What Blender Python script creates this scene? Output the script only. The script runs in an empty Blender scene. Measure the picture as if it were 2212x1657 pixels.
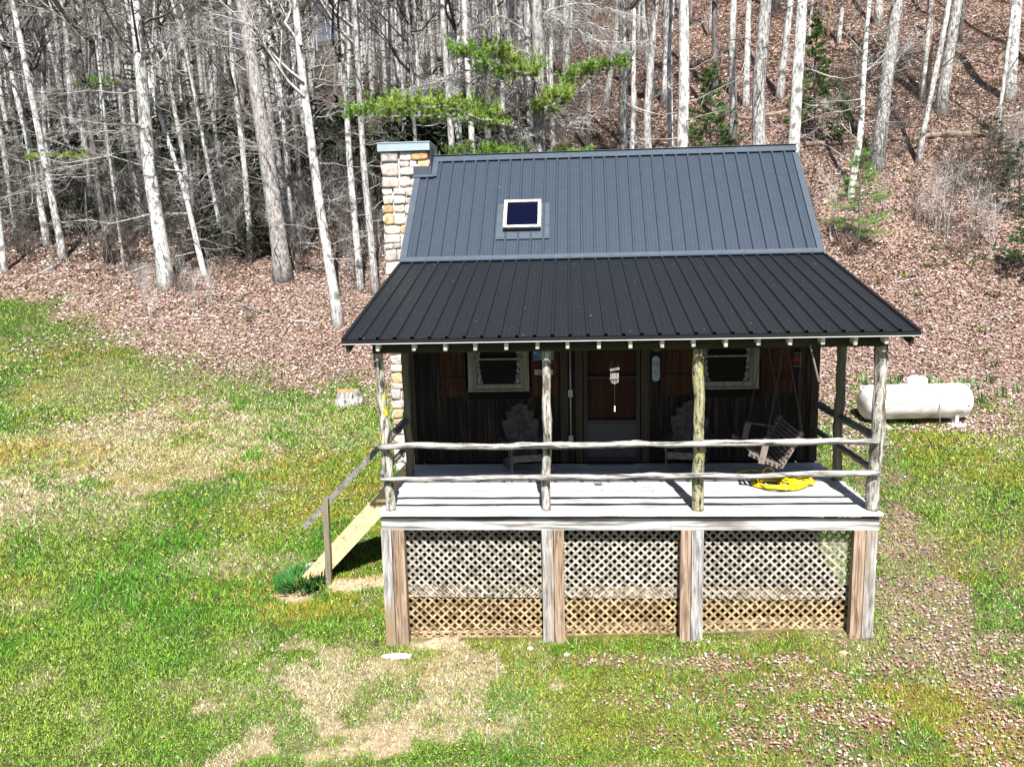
import bpy, math, random
import numpy as np
from mathutils import Matrix, Vector
random.seed(7); RNG = np.random.default_rng(7)
scene = bpy.context.scene
C = scene.collection
R = math.radians
# ------------------------------------------------------------------ camera
CAM = np.array([-0.3795, -10.4542, 3.4359]); YAW, PITCH, ROLL, F = -0.0704, 0.1581, -0.023, 1725.73
def basis():
    f = np.array([math.sin(YAW)*math.cos(PITCH), math.cos(YAW)*math.cos(PITCH), -math.sin(PITCH)])
    r = np.array([math.cos(YAW), -math.sin(YAW), 0.]); u = np.cross(r, f)
    c, s = math.cos(ROLL), math.sin(ROLL)
    return f, c*r+s*u, -s*r+c*u
FW, RT, UP = basis()
cam = bpy.data.cameras.new('camera'); co = bpy.data.objects.new('camera', cam); C.objects.link(co)
M = Matrix.Identity(4)
for i in range(3):
    M[i][0] = RT[i]; M[i][1] = UP[i]; M[i][2] = -FW[i]; M[i][3] = CAM[i]
co.matrix_world = M
cam.sensor_width = 36; cam.lens = F/2212*36; cam.clip_end = 2000; cam.clip_start = .05
scene.camera = co
def ray(px, py): return FW + RT*(px-1106)/F - UP*(py-828.5)/F
def at(px, py, d): return CAM + ray(px, py)*d
def on_y(px, py, y):
    D = ray(px, py); return CAM + D*((y-CAM[1])/D[1])
def on_z(px, py, z):
    D = ray(px, py); return CAM + D*((z-CAM[2])/D[2])
# ------------------------------------------------------------------ noise
_lat = RNG.random((256, 256))
def vnoise(x, y, s=1., o=0):
    x = np.asarray(x, float)/s+o*17.3+1000; y = np.asarray(y, float)/s+o*31.7+1000
    xi = np.floor(x).astype(int); yi = np.floor(y).astype(int); fx = x-xi; fy = y-yi
    fx = fx*fx*(3-2*fx); fy = fy*fy*(3-2*fy)
    a = _lat[xi % 256, yi % 256]; b = _lat[(xi+1) % 256, yi % 256]; c = _lat[xi % 256, (yi+1) % 256]; d = _lat[(xi+1) % 256, (yi+1) % 256]
    return (a*(1-fx)+b*fx)*(1-fy)+(c*(1-fx)+d*fx)*fy
def fbm(x, y, s, o=0, n=4):
    t = 0; w = 1; tw = 0
    for k in range(n):
        t = t+w*vnoise(x, y, s/2**k, o+k); tw += w; w *= .55
    return t/tw
def sstep(a, b, x): t = np.clip((x-a)/(b-a), 0, 1); return t*t*(3-2*t)
# ------------------------------------------------------------------ terrain
LY = [-40, -4, 0, 2, 6, 10.7, 15.5, 18.5, 25, 40, 80, 140, 300, 700]
LZ = [-5, -2.3, -1.97, -1.72, -1.0, -.3, 1.3, 2.4, 4.6, 9, 22, 42, 70, 75]
RY = [-40, -4, 0, 6.5, 8.2, 11, 18, 30, 42, 100, 300, 700]
RZ = [-4, -2.0, -1.76, -.16, .25, 1.6, 6.0, 12.6, 18.8, 48, 90, 95]
def pint(v, X, Z):
    v = np.asarray(v, float); X = np.array(X, float); Z = np.array(Z, float)
    return (np.interp(v-.6, X, Z)+np.interp(v+.6, X, Z)+2*np.interp(v, X, Z))/4
def H(x, y):
    x = np.asarray(x, float); y = np.asarray(y, float)
    w = 4+np.clip(y-5, 0, 60)*.35; cx = .2-np.clip(y-6, 0, 60)*.02
    t = sstep(cx-w, cx+w, x)
    z = pint(y, LY, LZ)*(1-t)+pint(y, RY, RZ)*t
    far = sstep(8, 20, y)
    z = z+(fbm(x, y, 7, 3, 3)-.5)*(.16+1.3*far)+(vnoise(x, y, 1.1, 9)-.5)*.06
    z = z+np.clip(-6-x, 0, 60)*.012*sstep(4, 20, y)+.02*np.clip(x-8, 0, 80)*sstep(6, 20, y)
    return z-.13*np.exp(-((x-6.9)**2/3.2+(y-6.5)**2/.8))
_dd = np.concatenate([np.arange(5, 60, .05), np.arange(60, 400, .5)])
def hit(px, py):
    P = CAM+ray(px, py)[None, :]*_dd[:, None]; k = np.nonzero(P[:, 2] < H(P[:, 0], P[:, 1]))[0]
    return P[k[0] if len(k) else -1]
def gdist(px, d):
    P = at(px, 500, d); return np.array([P[0], P[1], float(H(P[0], P[1]))])
# ------------------------------------------------------------------ mesh builder
class MB:
    def __init__(s): s.v = []; s.f = []; s.c = []; s.n = 0; s.t = []
    def add(s, V, Fc, col=None):
        V = np.asarray(V, float); Fc = np.asarray(Fc, int)
        s.v.append(V); (s.f if Fc.shape[1] == 4 else s.t).append(Fc+s.n); s.n += len(V)
        if col is None: col = (1, 1, 1)
        col = np.asarray(col, float)
        s.c.append(np.tile(col, (len(V), 1)) if col.ndim == 1 else col)
    def box(s, lo, hi, rot=None, piv=None, col=None, jit=0):
        lo = np.array(lo, float); hi = np.array(hi, float)
        V = np.array([[(lo, hi)[i][0], (lo, hi)[j][1], (lo, hi)[k][2]] for i in (0, 1) for j in (0, 1) for k in (0, 1)])
        if jit: V = V+RNG.normal(0, jit, V.shape)
        if rot is not None:
            piv = (lo+hi)/2 if piv is None else np.array(piv); V = (V-piv)@np.array(rot).T+piv
        s.add(V, [[0, 1, 3, 2], [4, 6, 7, 5], [0, 4, 5, 1], [2, 3, 7, 6], [0, 2, 6, 4], [1, 5, 7, 3]], col)
    def beam(s, a, b, w, h, up=(0, 0, 1), col=None):      # rectangular bar from a to b
        a = np.array(a, float); b = np.array(b, float); d = b-a; d /= np.linalg.norm(d)
        u = np.array(up, float); sd = np.cross(d, u); sd /= np.linalg.norm(sd); u = np.cross(sd, d)
        V = []
        for p in (a, b):
            for (i, j) in ((-1, -1), (1, -1), (1, 1), (-1, 1)): V.append(p+sd*i*w/2+u*j*h/2)
        s.add(V, [[0, 1, 2, 3], [7, 6, 5, 4], [0, 4, 5, 1], [1, 5, 6, 2], [2, 6, 7, 3], [3, 7, 4, 0]], col)
    def tube(s, P, r, n=8, col=None, caps=True, rough=0):
        P = np.asarray(P, float); m = len(P); r = np.broadcast_to(np.asarray(r, float), (m,))
        T = np.gradient(P, axis=0) if m > 2 else np.tile(P[-1]-P[0], (m, 1))
        T = T/np.maximum(np.linalg.norm(T, axis=1), 1e-9)[:, None]
        ref = np.array([1., 0, 0]) if abs(T[0][0]) < .8 else np.array([0, 1., 0])
        A = np.cross(T, ref); A /= np.maximum(np.linalg.norm(A, axis=1), 1e-9)[:, None]; B = np.cross(T, A)
        a = np.arange(n)/n*2*math.pi
        rr = r[:, None]*np.ones(n)
        if rough:
            g = RNG.normal(0, 1, (m//4+2, n)); gi = np.linspace(0, m//4+1, m); g0 = gi.astype(int).clip(0, m//4); fr = (gi-g0)[:, None]
            rr = rr*(1+RNG.normal(0, rough*.6, rr.shape)+rough*1.3*(g[g0]*(1-fr)+g[g0+1]*fr))
        V = P[:, None, :]+rr[:, :, None]*(np.cos(a)[None, :, None]*A[:, None, :]+np.sin(a)[None, :, None]*B[:, None, :])
        V = V.reshape(-1, 3)
        i = np.arange(m-1)[:, None]*n; j = np.arange(n)[None, :]; k = (j+1) % n
        Fc = np.stack([i+j, i+k, i+n+k, i+n+j], -1).reshape(-1, 4)
        if caps and n > 3:
            V = np.vstack([V, P[:1], P[-1:]]); c0 = m*n
            base = s.n
            s.add(V, Fc, col)
            jj = np.arange(n); kk = (jj+1) % n
            s.t.append(np.stack([np.full(n, c0), kk, jj], -1)+base); s.t.append(np.stack([np.full(n, c0+1), (m-1)*n+jj, (m-1)*n+kk], -1)+base)
        else: s.add(V, Fc, col)
    def lathe(s, prof, cen, axis='z', n=24, col=None):
        prof = np.array(prof, float); a = np.arange(n)/n*2*math.pi; m = len(prof)
        x = prof[:, 0][:, None]*np.cos(a); y = prof[:, 0][:, None]*np.sin(a); z = np.repeat(prof[:, 1][:, None], n, 1)
        V = np.stack([x, y, z], -1)
        if axis == 'x': V = np.stack([z, x, y], -1)
        V = V.reshape(-1, 3)+np.array(cen)
        i = np.arange(m-1)[:, None]*n; j = np.arange(n)[None, :]; k = (j+1) % n
        s.add(V, np.stack([i+j, i+k, i+n+k, i+n+j], -1).reshape(-1, 4), col)
    def build(s, name, mat, parent=None, smooth=False, org=None):
        me = bpy.data.meshes.new(name)
        V = np.vstack(s.v)
        if org is not None: V = V-np.array(org)
        q = np.vstack(s.f) if s.f else np.zeros((0, 4), int); t = np.vstack(s.t) if s.t else np.zeros((0, 3), int)
        me.vertices.add(len(V)); me.vertices.foreach_set('co', V.astype(np.float32).ravel())
        me.loops.add(len(q)*4+len(t)*3); me.loops.foreach_set('vertex_index', np.concatenate([q.ravel(), t.ravel()]).astype(np.int32))
        me.polygons.add(len(q)+len(t))
        st = np.concatenate([np.arange(len(q))*4, len(q)*4+np.arange(len(t))*3]).astype(np.int32)
        me.polygons.foreach_set('loop_start', st)
        me.polygons.foreach_set('use_smooth', np.full(len(q)+len(t), bool(smooth)))
        col = np.vstack(s.c)
        if (col != 1).any():
            at_ = me.color_attributes.new('Col', 'FLOAT_COLOR', 'POINT')
            at_.data.foreach_set('color', np.hstack([col, np.ones((len(col), 1))]).astype(np.float32).ravel())
        me.update(calc_edges=True); me.validate()
        o = bpy.data.objects.new(name, me); C.objects.link(o)
        if mat: me.materials.append(mat)
        if parent is not None: o.parent = parent
        if org is not None: o.location = org
        return o
def tag(o, label=None, cat=None, group=None, kind=None):
    if label: o['label'] = label
    if cat: o['category'] = cat
    if group: o['group'] = group
    if kind: o['kind'] = kind
    return o
def empty(name, loc, label, cat, group=None, rz=0):
    o = bpy.data.objects.new(name, None); C.objects.link(o); o.location = loc; o.rotation_euler = (0, 0, rz); o.empty_display_size = .2
    return tag(o, label, cat, group)
def rz_(a): c, s = math.cos(a), math.sin(a); return np.array([[c, -s, 0], [s, c, 0], [0, 0, 1]])
def ry_(a): c, s = math.cos(a), math.sin(a); return np.array([[c, 0, s], [0, 1, 0], [-s, 0, c]])
def rx_(a): c, s = math.cos(a), math.sin(a); return np.array([[1, 0, 0], [0, c, -s], [0, s, c]])
# ------------------------------------------------------------------ materials
def newmat(name):
    m = bpy.data.materials.new(name); m.use_nodes = True; nt = m.node_tree; b = nt.nodes['Principled BSDF']
    return m, nt, b
def tex(name, stops, scale=(1, 1, 1), ns=5, detail=8, rough=.85, bump=.4, bd=.01, spec=.3, layer2=None, metal=0, attr=False, dist=0., coord='Object', layer3=None, emis=None):
    """noise -> colour ramp; layer2/3 = (colour, noise scale, threshold, softness, vec scale) patches"""
    m, nt, b = newmat(name); N = nt.nodes; L = nt.links
    tc = N.new('ShaderNodeTexCoord'); mp = N.new('ShaderNodeMapping'); mp.inputs['Scale'].default_value = scale
    L.new(tc.outputs[coord], mp.inputs[0])
    no = N.new('ShaderNodeTexNoise'); no.inputs['Scale'].default_value = ns; no.inputs['Detail'].default_value = detail; no.inputs['Roughness'].default_value = .65; no.inputs['Distortion'].default_value = dist
    L.new(mp.outputs[0], no.inputs[0])
    cr = N.new('ShaderNodeValToRGB'); e = cr.color_ramp.elements
    for i, (p, c) in enumerate(stops):
        el = e[i] if i < 2 else e.new(p)
        el.position = p; el.color = (*c, 1)
    L.new(no.outputs[0], cr.inputs[0]); out = cr.outputs[0]
    if attr:
        a = N.new('ShaderNodeAttribute'); a.attribute_name = 'Col'
        mx = N.new('ShaderNodeMix'); mx.data_type = 'RGBA'; mx.blend_type = 'MULTIPLY'; mx.inputs[0].default_value = 1
        L.new(a.outputs[0], mx.inputs[6]); L.new(out, mx.inputs[7]); out = mx.outputs[2]
    for ly in (layer2, layer3):
        if not ly: continue
        c, s2, th, sf, vs = ly
        mp2 = N.new('ShaderNodeMapping'); mp2.inputs['Scale'].default_value = vs; mp2.inputs['Location'].default_value = (th*31, s2*3.1, 1.7); L.new(tc.outputs[coord], mp2.inputs[0])
        n2 = N.new('ShaderNodeTexNoise'); n2.inputs['Scale'].default_value = s2; n2.inputs['Detail'].default_value = 6; L.new(mp2.outputs[0], n2.inputs[0])
        mr = N.new('ShaderNodeMapRange'); mr.inputs[1].default_value = th-sf; mr.inputs[2].default_value = th+sf; L.new(n2.outputs[0], mr.inputs[0])
        mx = N.new('ShaderNodeMix'); mx.data_type = 'RGBA'; L.new(mr.outputs[0], mx.inputs[0]); L.new(out, mx.inputs[6]); mx.inputs[7].default_value = (*c, 1); out = mx.outputs[2]
    L.new(out, b.inputs['Base Color'])
    b.inputs['Roughness'].default_value = rough; b.inputs['Metallic'].default_value = metal; b.inputs['Specular IOR Level'].default_value = spec
    if bump:
        bm = N.new('ShaderNodeBump'); bm.inputs['Strength'].default_value = bump; bm.inputs['Distance'].default_value = bd
        L.new(no.outputs[0], bm.inputs['Height']); L.new(bm.outputs[0], b.inputs['Normal'])
    return m
def flat(name, c, rough=.6, spec=.3, metal=0):
    return tex(name, [(.3, tuple(.88*x for x in c)), (.7, tuple(min(1, 1.08*x) for x in c))], ns=9, rough=rough, bump=.08, spec=spec, metal=metal)
def grain(axis, k=14):   # stretch the noise along one axis
    s = [k, k, k]; s[axis] = .7; return tuple(s)
G1, G2, G3 = (.10, .095, .09), (.34, .33, .32), (.62, .61, .60)
MT = {}
MT['deck'] = tex('deck_board_wood', [(.36, (.20, .19, .185)), (.47, (.42, .41, .40)), (.6, (.60, .59, .58))], (1.1, 20, 20), ns=1.9, bump=.5, attr=True, layer2=((.30, .28, .27), 1.2, .66, .05, (.6, 3, 3)))
MT['deckrim'] = tex('rim_beam_wood', [(.38, (.14, .13, .125)), (.47, (.38, .37, .36)), (.58, (.56, .55, .54))], grain(0, 16), ns=1.3, bump=.4, layer2=((.17, .15, .15), 1.5, .60, .07, (.7, 3, 5)))
MT['railwood'] = tex('weathered_rail_wood', [(.40, (.045, .042, .038)), (.47, (.22, .21, .195)), (.58, (.46, .45, .43))], (1.3, 15, 15), ns=2.0, bump=1, bd=.02, dist=.5)
MT['siderail'] = tex('weathered_side_rail_wood', [(.32, (.06, .055, .05)), (.45, (.13, .12, .11)), (.7, (.25, .24, .22))], grain(1, 14), ns=1.4, bump=.8, bd=.012)
MT['post_pale'] = tex('pale_log_wood', [(.40, (.045, .04, .03)), (.47, (.24, .225, .19)), (.57, (.50, .48, .43))], (13, 13, 2.5), ns=1.6, bump=1, bd=.03, layer2=((.15, .12, .09), 6, .60, .04, (1, 1, .5)), dist=.3)
MT['post_lichen'] = tex('lichened_bark', [(.41, (.03, .028, .018)), (.48, (.24, .23, .15)), (.58, (.46, .44, .28))], (18, 18, 4), ns=1.8, bump=1, bd=.03, layer2=((.35, .34, .13), 9, .57, .08, (1, 1, .8)), dist=.3)
MT['post_yellow'] = tex('yellow_lichened_log', [(.40, (.045, .04, .03)), (.47, (.24, .225, .19)), (.57, (.50, .48, .43))], (13, 13, 2.5), ns=1.6, bump=1, bd=.02, layer2=((.72, .58, .03), 6, .55, .03, (1, 1, .7)), dist=.3)
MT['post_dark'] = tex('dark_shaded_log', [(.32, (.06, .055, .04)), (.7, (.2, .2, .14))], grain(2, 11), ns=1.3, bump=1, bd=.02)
MT['support_grey'] = tex('weathered_grey_post', [(.36, (.10, .095, .09)), (.47, (.27, .26, .25)), (.60, (.46, .45, .44))], (16, 16, 1.6), ns=1.4, bump=.6, layer2=((.26, .18, .10), 1.1, .60, .08, (2, 2, .6)))
MT['support_brown'] = tex('treated_pine_post', [(.38, (.13, .085, .055)), (.48, (.27, .19, .13)), (.60, (.40, .30, .22))], (16, 16, 1.), ns=1.3, bump=.4, dist=1.2)
MT['lattice'] = tex('lattice_wood', [(.40, (.17, .145, .11)), (.5, (.33, .30, .25)), (.60, (.46, .43, .37))], (6, 6, 6), ns=1.6, bump=.3, attr=True)
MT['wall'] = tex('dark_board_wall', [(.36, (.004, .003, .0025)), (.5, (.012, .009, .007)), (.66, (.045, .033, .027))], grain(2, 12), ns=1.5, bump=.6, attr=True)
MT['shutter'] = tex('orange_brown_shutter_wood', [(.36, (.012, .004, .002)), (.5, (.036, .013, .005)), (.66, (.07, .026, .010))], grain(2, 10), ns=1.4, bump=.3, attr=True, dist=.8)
MT['trimgreen'] = tex('brown_green_trim', [(.3, (.02, .018, .01)), (.7, (.065, .05, .03))], grain(2, 12), ns=1.2, bump=.4, dist=.8)
MT['beam'] = tex('dark_header_beam', [(.3, (.02, .022, .012)), (.7, (.06, .06, .035))], grain(0, 12), ns=1.2, bump=.4)
MT['rafter'] = tex('rafter_tail_wood', [(.35, (.3, .27, .22)), (.6, (.68, .66, .6))], (12, 12, 12), ns=1.5, bump=.4, layer2=((.62, .56, .12), 2.2, .635, .02, (1, 1, 1)))
MT['winframe'] = tex('painted_window_frame', [(.35, (.13, .125, .10)), (.6, (.24, .235, .20))], grain(2, 10), ns=1.5, bump=.3)
MT['stringer'] = tex('new_pine_stringer', [(.3, (.20, .12, .05)), (.40, (.55, .40, .22)), (.7, (.70, .55, .34))], (9, 9, 9), ns=1., bump=.25, layer2=((.14, .10, .08), 3.2, .67, .03, (.8, 3, 3)))
MT['newel'] = tex('weathered_newel', [(.3, (.10, .085, .05)), (.7, (.30, .27, .19))], grain(2, 12), ns=1.4, bump=.4)
MT['handrail'] = tex('weathered_handrail', [(.3, (.06, .055, .055)), (.7, (.30, .29, .28))], (10, 10, 10), ns=1.6, bump=.5)
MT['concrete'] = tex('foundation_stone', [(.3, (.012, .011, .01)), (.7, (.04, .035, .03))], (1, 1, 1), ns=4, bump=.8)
MT['mortar'] = tex('chimney_mortar', [(.3, (.42, .40, .36)), (.7, (.62, .60, .55))], ns=14, bump=.6)
MT['stone'] = tex('field_stone', [(.3, (.62, .60, .58)), (.5, (.9, .88, .86)), (.7, (1., .98, .95))], ns=10, bump=.9, bd=.02, attr=True, layer2=((.50, .36, .20), 3, .70, .06, (1, 1, 1)))
def roofmat(name, c, rough, spec):
    m = tex(name, [(.3, tuple(.9*x for x in c)), (.7, tuple(1.1*x for x in c))], ns=6, rough=rough, bump=0, spec=spec, layer2=((.35, .34, .32), 14, .765, .008, (1, 1, 1)))
    b = m.node_tree.nodes['Principled BSDF']
    return m
MT['roof'] = roofmat('charcoal_metal_roofing', (.028, .041, .060), .38, .6)  # sheen of the steep slope put into a lighter, bluer base colour
MT['roof2'] = roofmat('charcoal_metal_porch_roofing', (.009, .011, .014), .5, .35)  # same metal, base colour darkened for the weaker sheen of the shallow slope
MT['flash'] = tex('grey_blue_flashing', [(.3, (.036, .050, .068)), (.7, (.055, .075, .10))], ns=7, rough=.5, bump=.05, spec=.5)
MT['cap'] = tex('pale_chimney_cap', [(.3, (.27, .34, .38)), (.7, (.33, .41, .45))], ns=4, rough=.5, bump=.03, spec=.4)
MT['black'] = flat('black_trim', (.012, .012, .013), .5)
MT['whiteline'] = flat('pale_drip_edge', (.7, .7, .7), .5)
def glass(name, c, rough=.06):
    m, nt, b = newmat(name); b.inputs['Base Color'].default_value = (*c, 1); b.inputs['Roughness'].default_value = rough; b.inputs['Specular IOR Level'].default_value = .03
    return m
MT['glass'] = glass('dark_window_glass', (.012, .012, .013))
MT['skyglass'] = glass('blue_black_skylight_glass', (.003, .004, .016))
MT['curtain'] = tex('lace_curtain', [(.40, (.02, .02, .02)), (.6, (.30, .30, .29))], ns=40, bump=.3)
MT['skyframe'] = tex('weathered_skylight_frame', [(.35, (.30, .24, .19)), (.55, (.62, .59, .52))], ns=9, bump=.4)
MT['screenpanel'] = flat('grey_kick_panel', (.035, .037, .042), .5)
MT['doorblack'] = flat('black_door_frame', (.012, .012, .014), .4)
MT['doorwood'] = tex('red_brown_door_wood', [(.3, (.010, .004, .002)), (.7, (.045, .014, .006))], grain(2, 8), ns=1.2, bump=.2)
MT['grey_metal'] = flat('grey_conduit', (.30, .31, .32), .4, metal=.2)
MT['tank'] = tex('white_tank_paint', [(.3, (.62, .62, .59)), (.6, (.80, .80, .78))], ns=3, rough=.5, bump=.05, layer2=((.12, .09, .06), 11, .675, .02, (1, 1, 1)), layer3=((.42, .39, .30), 2.6, .58, .10, (1, 1, 2)))
MT['hose'] = flat('yellow_hose', (.80, .58, .01), .35, .5)
MT['chair'] = tex('aged_chair_wood', [(.35, (.03, .026, .026)), (.65, (.10, .088, .085))], (6, 6, 6), ns=2, bump=.3)
MT['swing'] = tex('swing_slat_wood', [(.35, (.08, .07, .06)), (.65, (.24, .215, .19))], (6, 6, 6), ns=2, bump=.3)
MT['chain'] = flat('dull_chain', (.07, .065, .06), .4, metal=.5)
MT['pinkwood'] = tex('pink_brown_wood', [(.3, (.13, .095, .08)), (.7, (.27, .215, .19))], grain(2, 10), ns=2, bump=.2)
MT['leaf'] = tex('leaf_litter', [(.3, (.85, .85, .85)), (.7, (1, 1, 1))], ns=20, rough=.8, bump=0, attr=True, spec=.15)
MT['blade'] = tex('grass_blades', [(.3, (.85, .85, .85)), (.7, (1, 1, 1))], ns=20, rough=.7, bump=0, attr=True, spec=.15)
MT['needle'] = tex('pine_needles', [(.3, (.7, .7, .7)), (.7, (1, 1, 1))], ns=20, rough=.6, bump=0, attr=True, spec=.25)
def bark(name, a, b_, c, k=7, bd=.04, l2=None, **kw): return tex(name, [(.36, a), (.47, b_), (.62, c)], (k, k, 2.6), ns=1.9, bump=1, bd=bd, layer2=l2, dist=.3, rough=.9, spec=.1, **kw)
MT['bark_white'] = bark('pale_smooth_bark', (.15, .145, .14), (.46, .455, .44), (.72, .715, .70), 7, .02, ((.16, .16, .14), 3.5, .60, .06, (1, 1, .8)))
MT['bark_grey'] = bark('grey_furrowed_bark', (.07, .065, .06), (.30, .29, .28), (.56, .55, .53), 9, .04)
MT['bark_pine'] = bark('scaly_pine_bark', (.08, .07, .065), (.27, .25, .24), (.44, .42, .40), 8, .05, ((.42, .42, .40), 5, .60, .04, (1, 1, .5)))
MT['bark_dark'] = bark('dark_bark', (.035, .03, .028), (.10, .095, .09), (.2, .19, .18), 9, .04)
MT['bark_brown'] = bark('peeling_brown_snag', (.14, .08, .05), (.36, .24, .16), (.52, .38, .27), 6, .04)
MT['twig'] = tex('pale_twigs', [(.35, (.17, .16, .15)), (.6, (.46, .45, .43))], ns=3, bump=0, rough=.9, spec=.1)
MT['twig_dark'] = tex('dull_brown_twigs', [(.35, (.045, .038, .032)), (.6, (.14, .125, .11))], ns=3, bump=0, rough=.9, spec=.1)
MT['log'] = tex('fallen_log_bark', [(.35, (.10, .07, .05)), (.6, (.30, .24, .19))], (2, 9, 9), ns=1.5, bump=.8)
# ------------------------------------------------------------------ light
w = bpy.data.worlds.new('World'); scene.world = w; w.use_nodes = True
bg = w.node_tree.nodes['Background']; sk = w.node_tree.nodes.new('ShaderNodeTexSky'); sk.sky_type = 'NISHITA'; sk.sun_disc = False
EL, AZ = R(54.5), R(7.3)
sk.sun_elevation = EL; sk.sun_rotation = math.pi-AZ
w.node_tree.links.new(sk.outputs[0], bg.inputs[0]); bg.inputs[1].default_value = .05
sl = bpy.data.lights.new('sun', 'SUN'); so = bpy.data.objects.new('sun', sl); C.objects.link(so)
sl.energy = 5.0; sl.angle = R(.5); sl.color = (1, .965, .92)
sd = Vector((math.sin(AZ)*math.cos(EL), -math.cos(AZ)*math.cos(EL), math.sin(EL)))
so.rotation_euler = sd.to_track_quat('Z', 'Y').to_euler()
scene.view_settings.view_transform = 'Standard'; scene.view_settings.look = 'None'; scene.view_settings.exposure = 1.2; scene.view_settings.gamma = 1
scene.cycles.max_bounces = 5; scene.cycles.diffuse_bounces = 1; scene.cycles.glossy_bounces = 2; scene.cycles.transparent_max_bounces = 4
# ================================================================== CABIN
cabin = empty('log_cabin', (0.3, 1.2, -1.0), 'dark board cabin with charcoal metal roof, stone chimney and front porch on posts', 'cabin')
cabin.location = (0, 0, 0)
def part(mb, name, mat, parent=cabin, label=None, smooth=False):
    o = mb.build(name, MT[mat] if isinstance(mat, str) else mat, parent, smooth)
    if label: o['label'] = label
    return o
# walls -------------------------------------------------------------
def boards(m, x0, x1, z0, z1, y, holes=(), wmin=.12, wmax=.22, t=.025):
    x = x0
    while x < x1-.02:
        w_ = min(random.uniform(wmin, wmax), x1-x); segs = [(z0, z1)]
        for (a, b, c, d) in holes:
            if x+w_ > a+.01 and x < b-.01:
                ns = []
                for (s, e) in segs:
                    if c > s: ns.append((s, min(e, c)))
                    if d < e: ns.append((max(s, d), e))
                segs = [q for q in ns if q[1]-q[0] > .02]
        g = random.uniform(.55, 1.5); oy = random.uniform(0, .008)
        for (s, e) in segs:
            m.box((x+.003, y-t-oy, s), (x+w_-.003, y, e), col=(g, g*random.uniform(.93, 1.02), g*random.uniform(.88, 1)))
        x += w_
X0, X1, YW, YB = -3.0, 3.62, 2.58, 9.9
m = MB()
boards(m, X0, X1, 0.02, 3.0, YW, holes=[(-1.97, -1.06, 1.28, 2.35), (-.12, .80, 0, 2.03), (1.70, 2.66, 1.28, 2.35)])
for yy in (YW, YB-.1): m.box((X0+.02, yy+.002, -.3 if yy == YW else -.3), (X1-.02, yy+.09, 3.0), col=(.5, .5, .5)) if yy != YW else None
# gable side walls (boards) with gable top
for xs in (X0, X1):
    y = YW
    while y < YB-.01:
        yn = min(y+.18, YB); zt = min(3.05+.9*(min(y-3.6, 8.9-y)) if 3.6 < y < 8.9 else 3.05, 5.2)
        g = random.uniform(.6, 1.4); sgn = -1 if xs == X0 else 1
        m.box((min(xs, xs+sgn*.03), y+.003, -.25), (max(xs, xs+sgn*.03), yn-.003, zt), col=(g, g, g*.95)); y = yn
m.box((X0, YB-.05, -.25), (X1, YB, 2.9), col=(1, 1, 1))
m.box((X0+.03, YW+.30, .01), (X1-.03, YW+.34, 2.9), col=(.4, .4, .4))      # inside partition seen through panes
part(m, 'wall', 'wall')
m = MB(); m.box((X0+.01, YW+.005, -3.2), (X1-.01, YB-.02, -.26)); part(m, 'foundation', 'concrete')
# trims beside the door and corner boards
for (a, b) in ((-.50, -.38), (-.255, -.135), (.815, .955), (X0-.035, X0+.09), (X1-.09, X1+.035)):
    m = MB(); m.box((a, YW-.06, .02), (b, YW-.036, 2.3)); part(m, 'trim_board', 'trimgreen')
m = MB(); m.tube([(-.335, YW-.07, 2.3), (-.335, YW-.07, .35)], .012, 8); cd = part(m, 'conduit', 'grey_metal', smooth=True)
for z in (1.19, .42):
    m = MB(); m.box((-.372, YW-.10, z-.06), (-.298, YW-.055, z+.06)); part(m, 'junction_box', 'grey_metal', cd)
# windows ------------------------------------------------------------
def window(x0, x1, z0=1.26, z1=2.32, mirror=False):
    m = MB(); y = YW-.035
    for (a, b, c, d) in ((x0, x0+.095, z0, z1), (x1-.095, x1, z0, z1), (x0+.095, x1-.095, z1-.09, z1)): m.box((a, y-.03, c), (b, y+.06, d))
    m.box((x0-.005, y-.04, z0-.03), (x1+.005, y+.05, z0-.001))
    w_ = part(m, 'window', 'winframe')
    m = MB()
    for (zz0, zz1, yy) in ((z0+.004, z0+.52, y), (z0+.49, z1-.092, y+.03)):
        s = .045
        m.box((x0+.097, yy-.015, zz0), (x0+.097+s, yy+.012, zz1)); m.box((x1-.097-s, yy-.015, zz0), (x1-.097, yy+.012, zz1))
        m.box((x0+.097+s, yy-.013, zz0), (x1-.097-s, yy+.01, zz0+(.085 if yy == y else .03))); m.box((x0+.097+s, yy-.013, zz1-.03), (x1-.097-s, yy+.01, zz1))
    part(m, 'sash', 'winframe', w_)
    m = MB(); m.box((x0+.142, y+.001, z0+.089), (x1-.142, y+.006, z0+.49)); m.box((x0+.142, y+.031, z0+.52), (x1-.142, y+.036, z1-.122)); part(m, 'pane', 'glass', w_)
    # lace curtains hang just inside the glass on both sides, with scalloped inner edges
    for sx, xa in ((1, x0+.146), (-1, x1-.146)):
        m = MB(); n = 26; zz = np.linspace(z0+.1, z1-.14, n); wd = .045+.012*np.sin(np.arange(n)*2.1)+.05*np.abs(np.linspace(-1, 1, n))**2+.05*np.linspace(0,1,n)**3
        V = []
        for i in range(n): V += [(xa, y-.004, zz[i]), (xa+sx*wd[i], y-.004+.0015*math.sin(i*2), zz[i])]
        m.add(V, [[2*i, 2*i+1, 2*i+3, 2*i+2] for i in range(n-1)])
        part(m, 'curtain', 'curtain', w_)
    m = MB(); m.box((x0-.005, y-.012, z0-.16), (x1+.005, y-.001, z0-.034)); part(m, 'apron_board', 'wall', w_)
window(-2.02, -1.01); window(1.68, 2.70)
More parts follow.
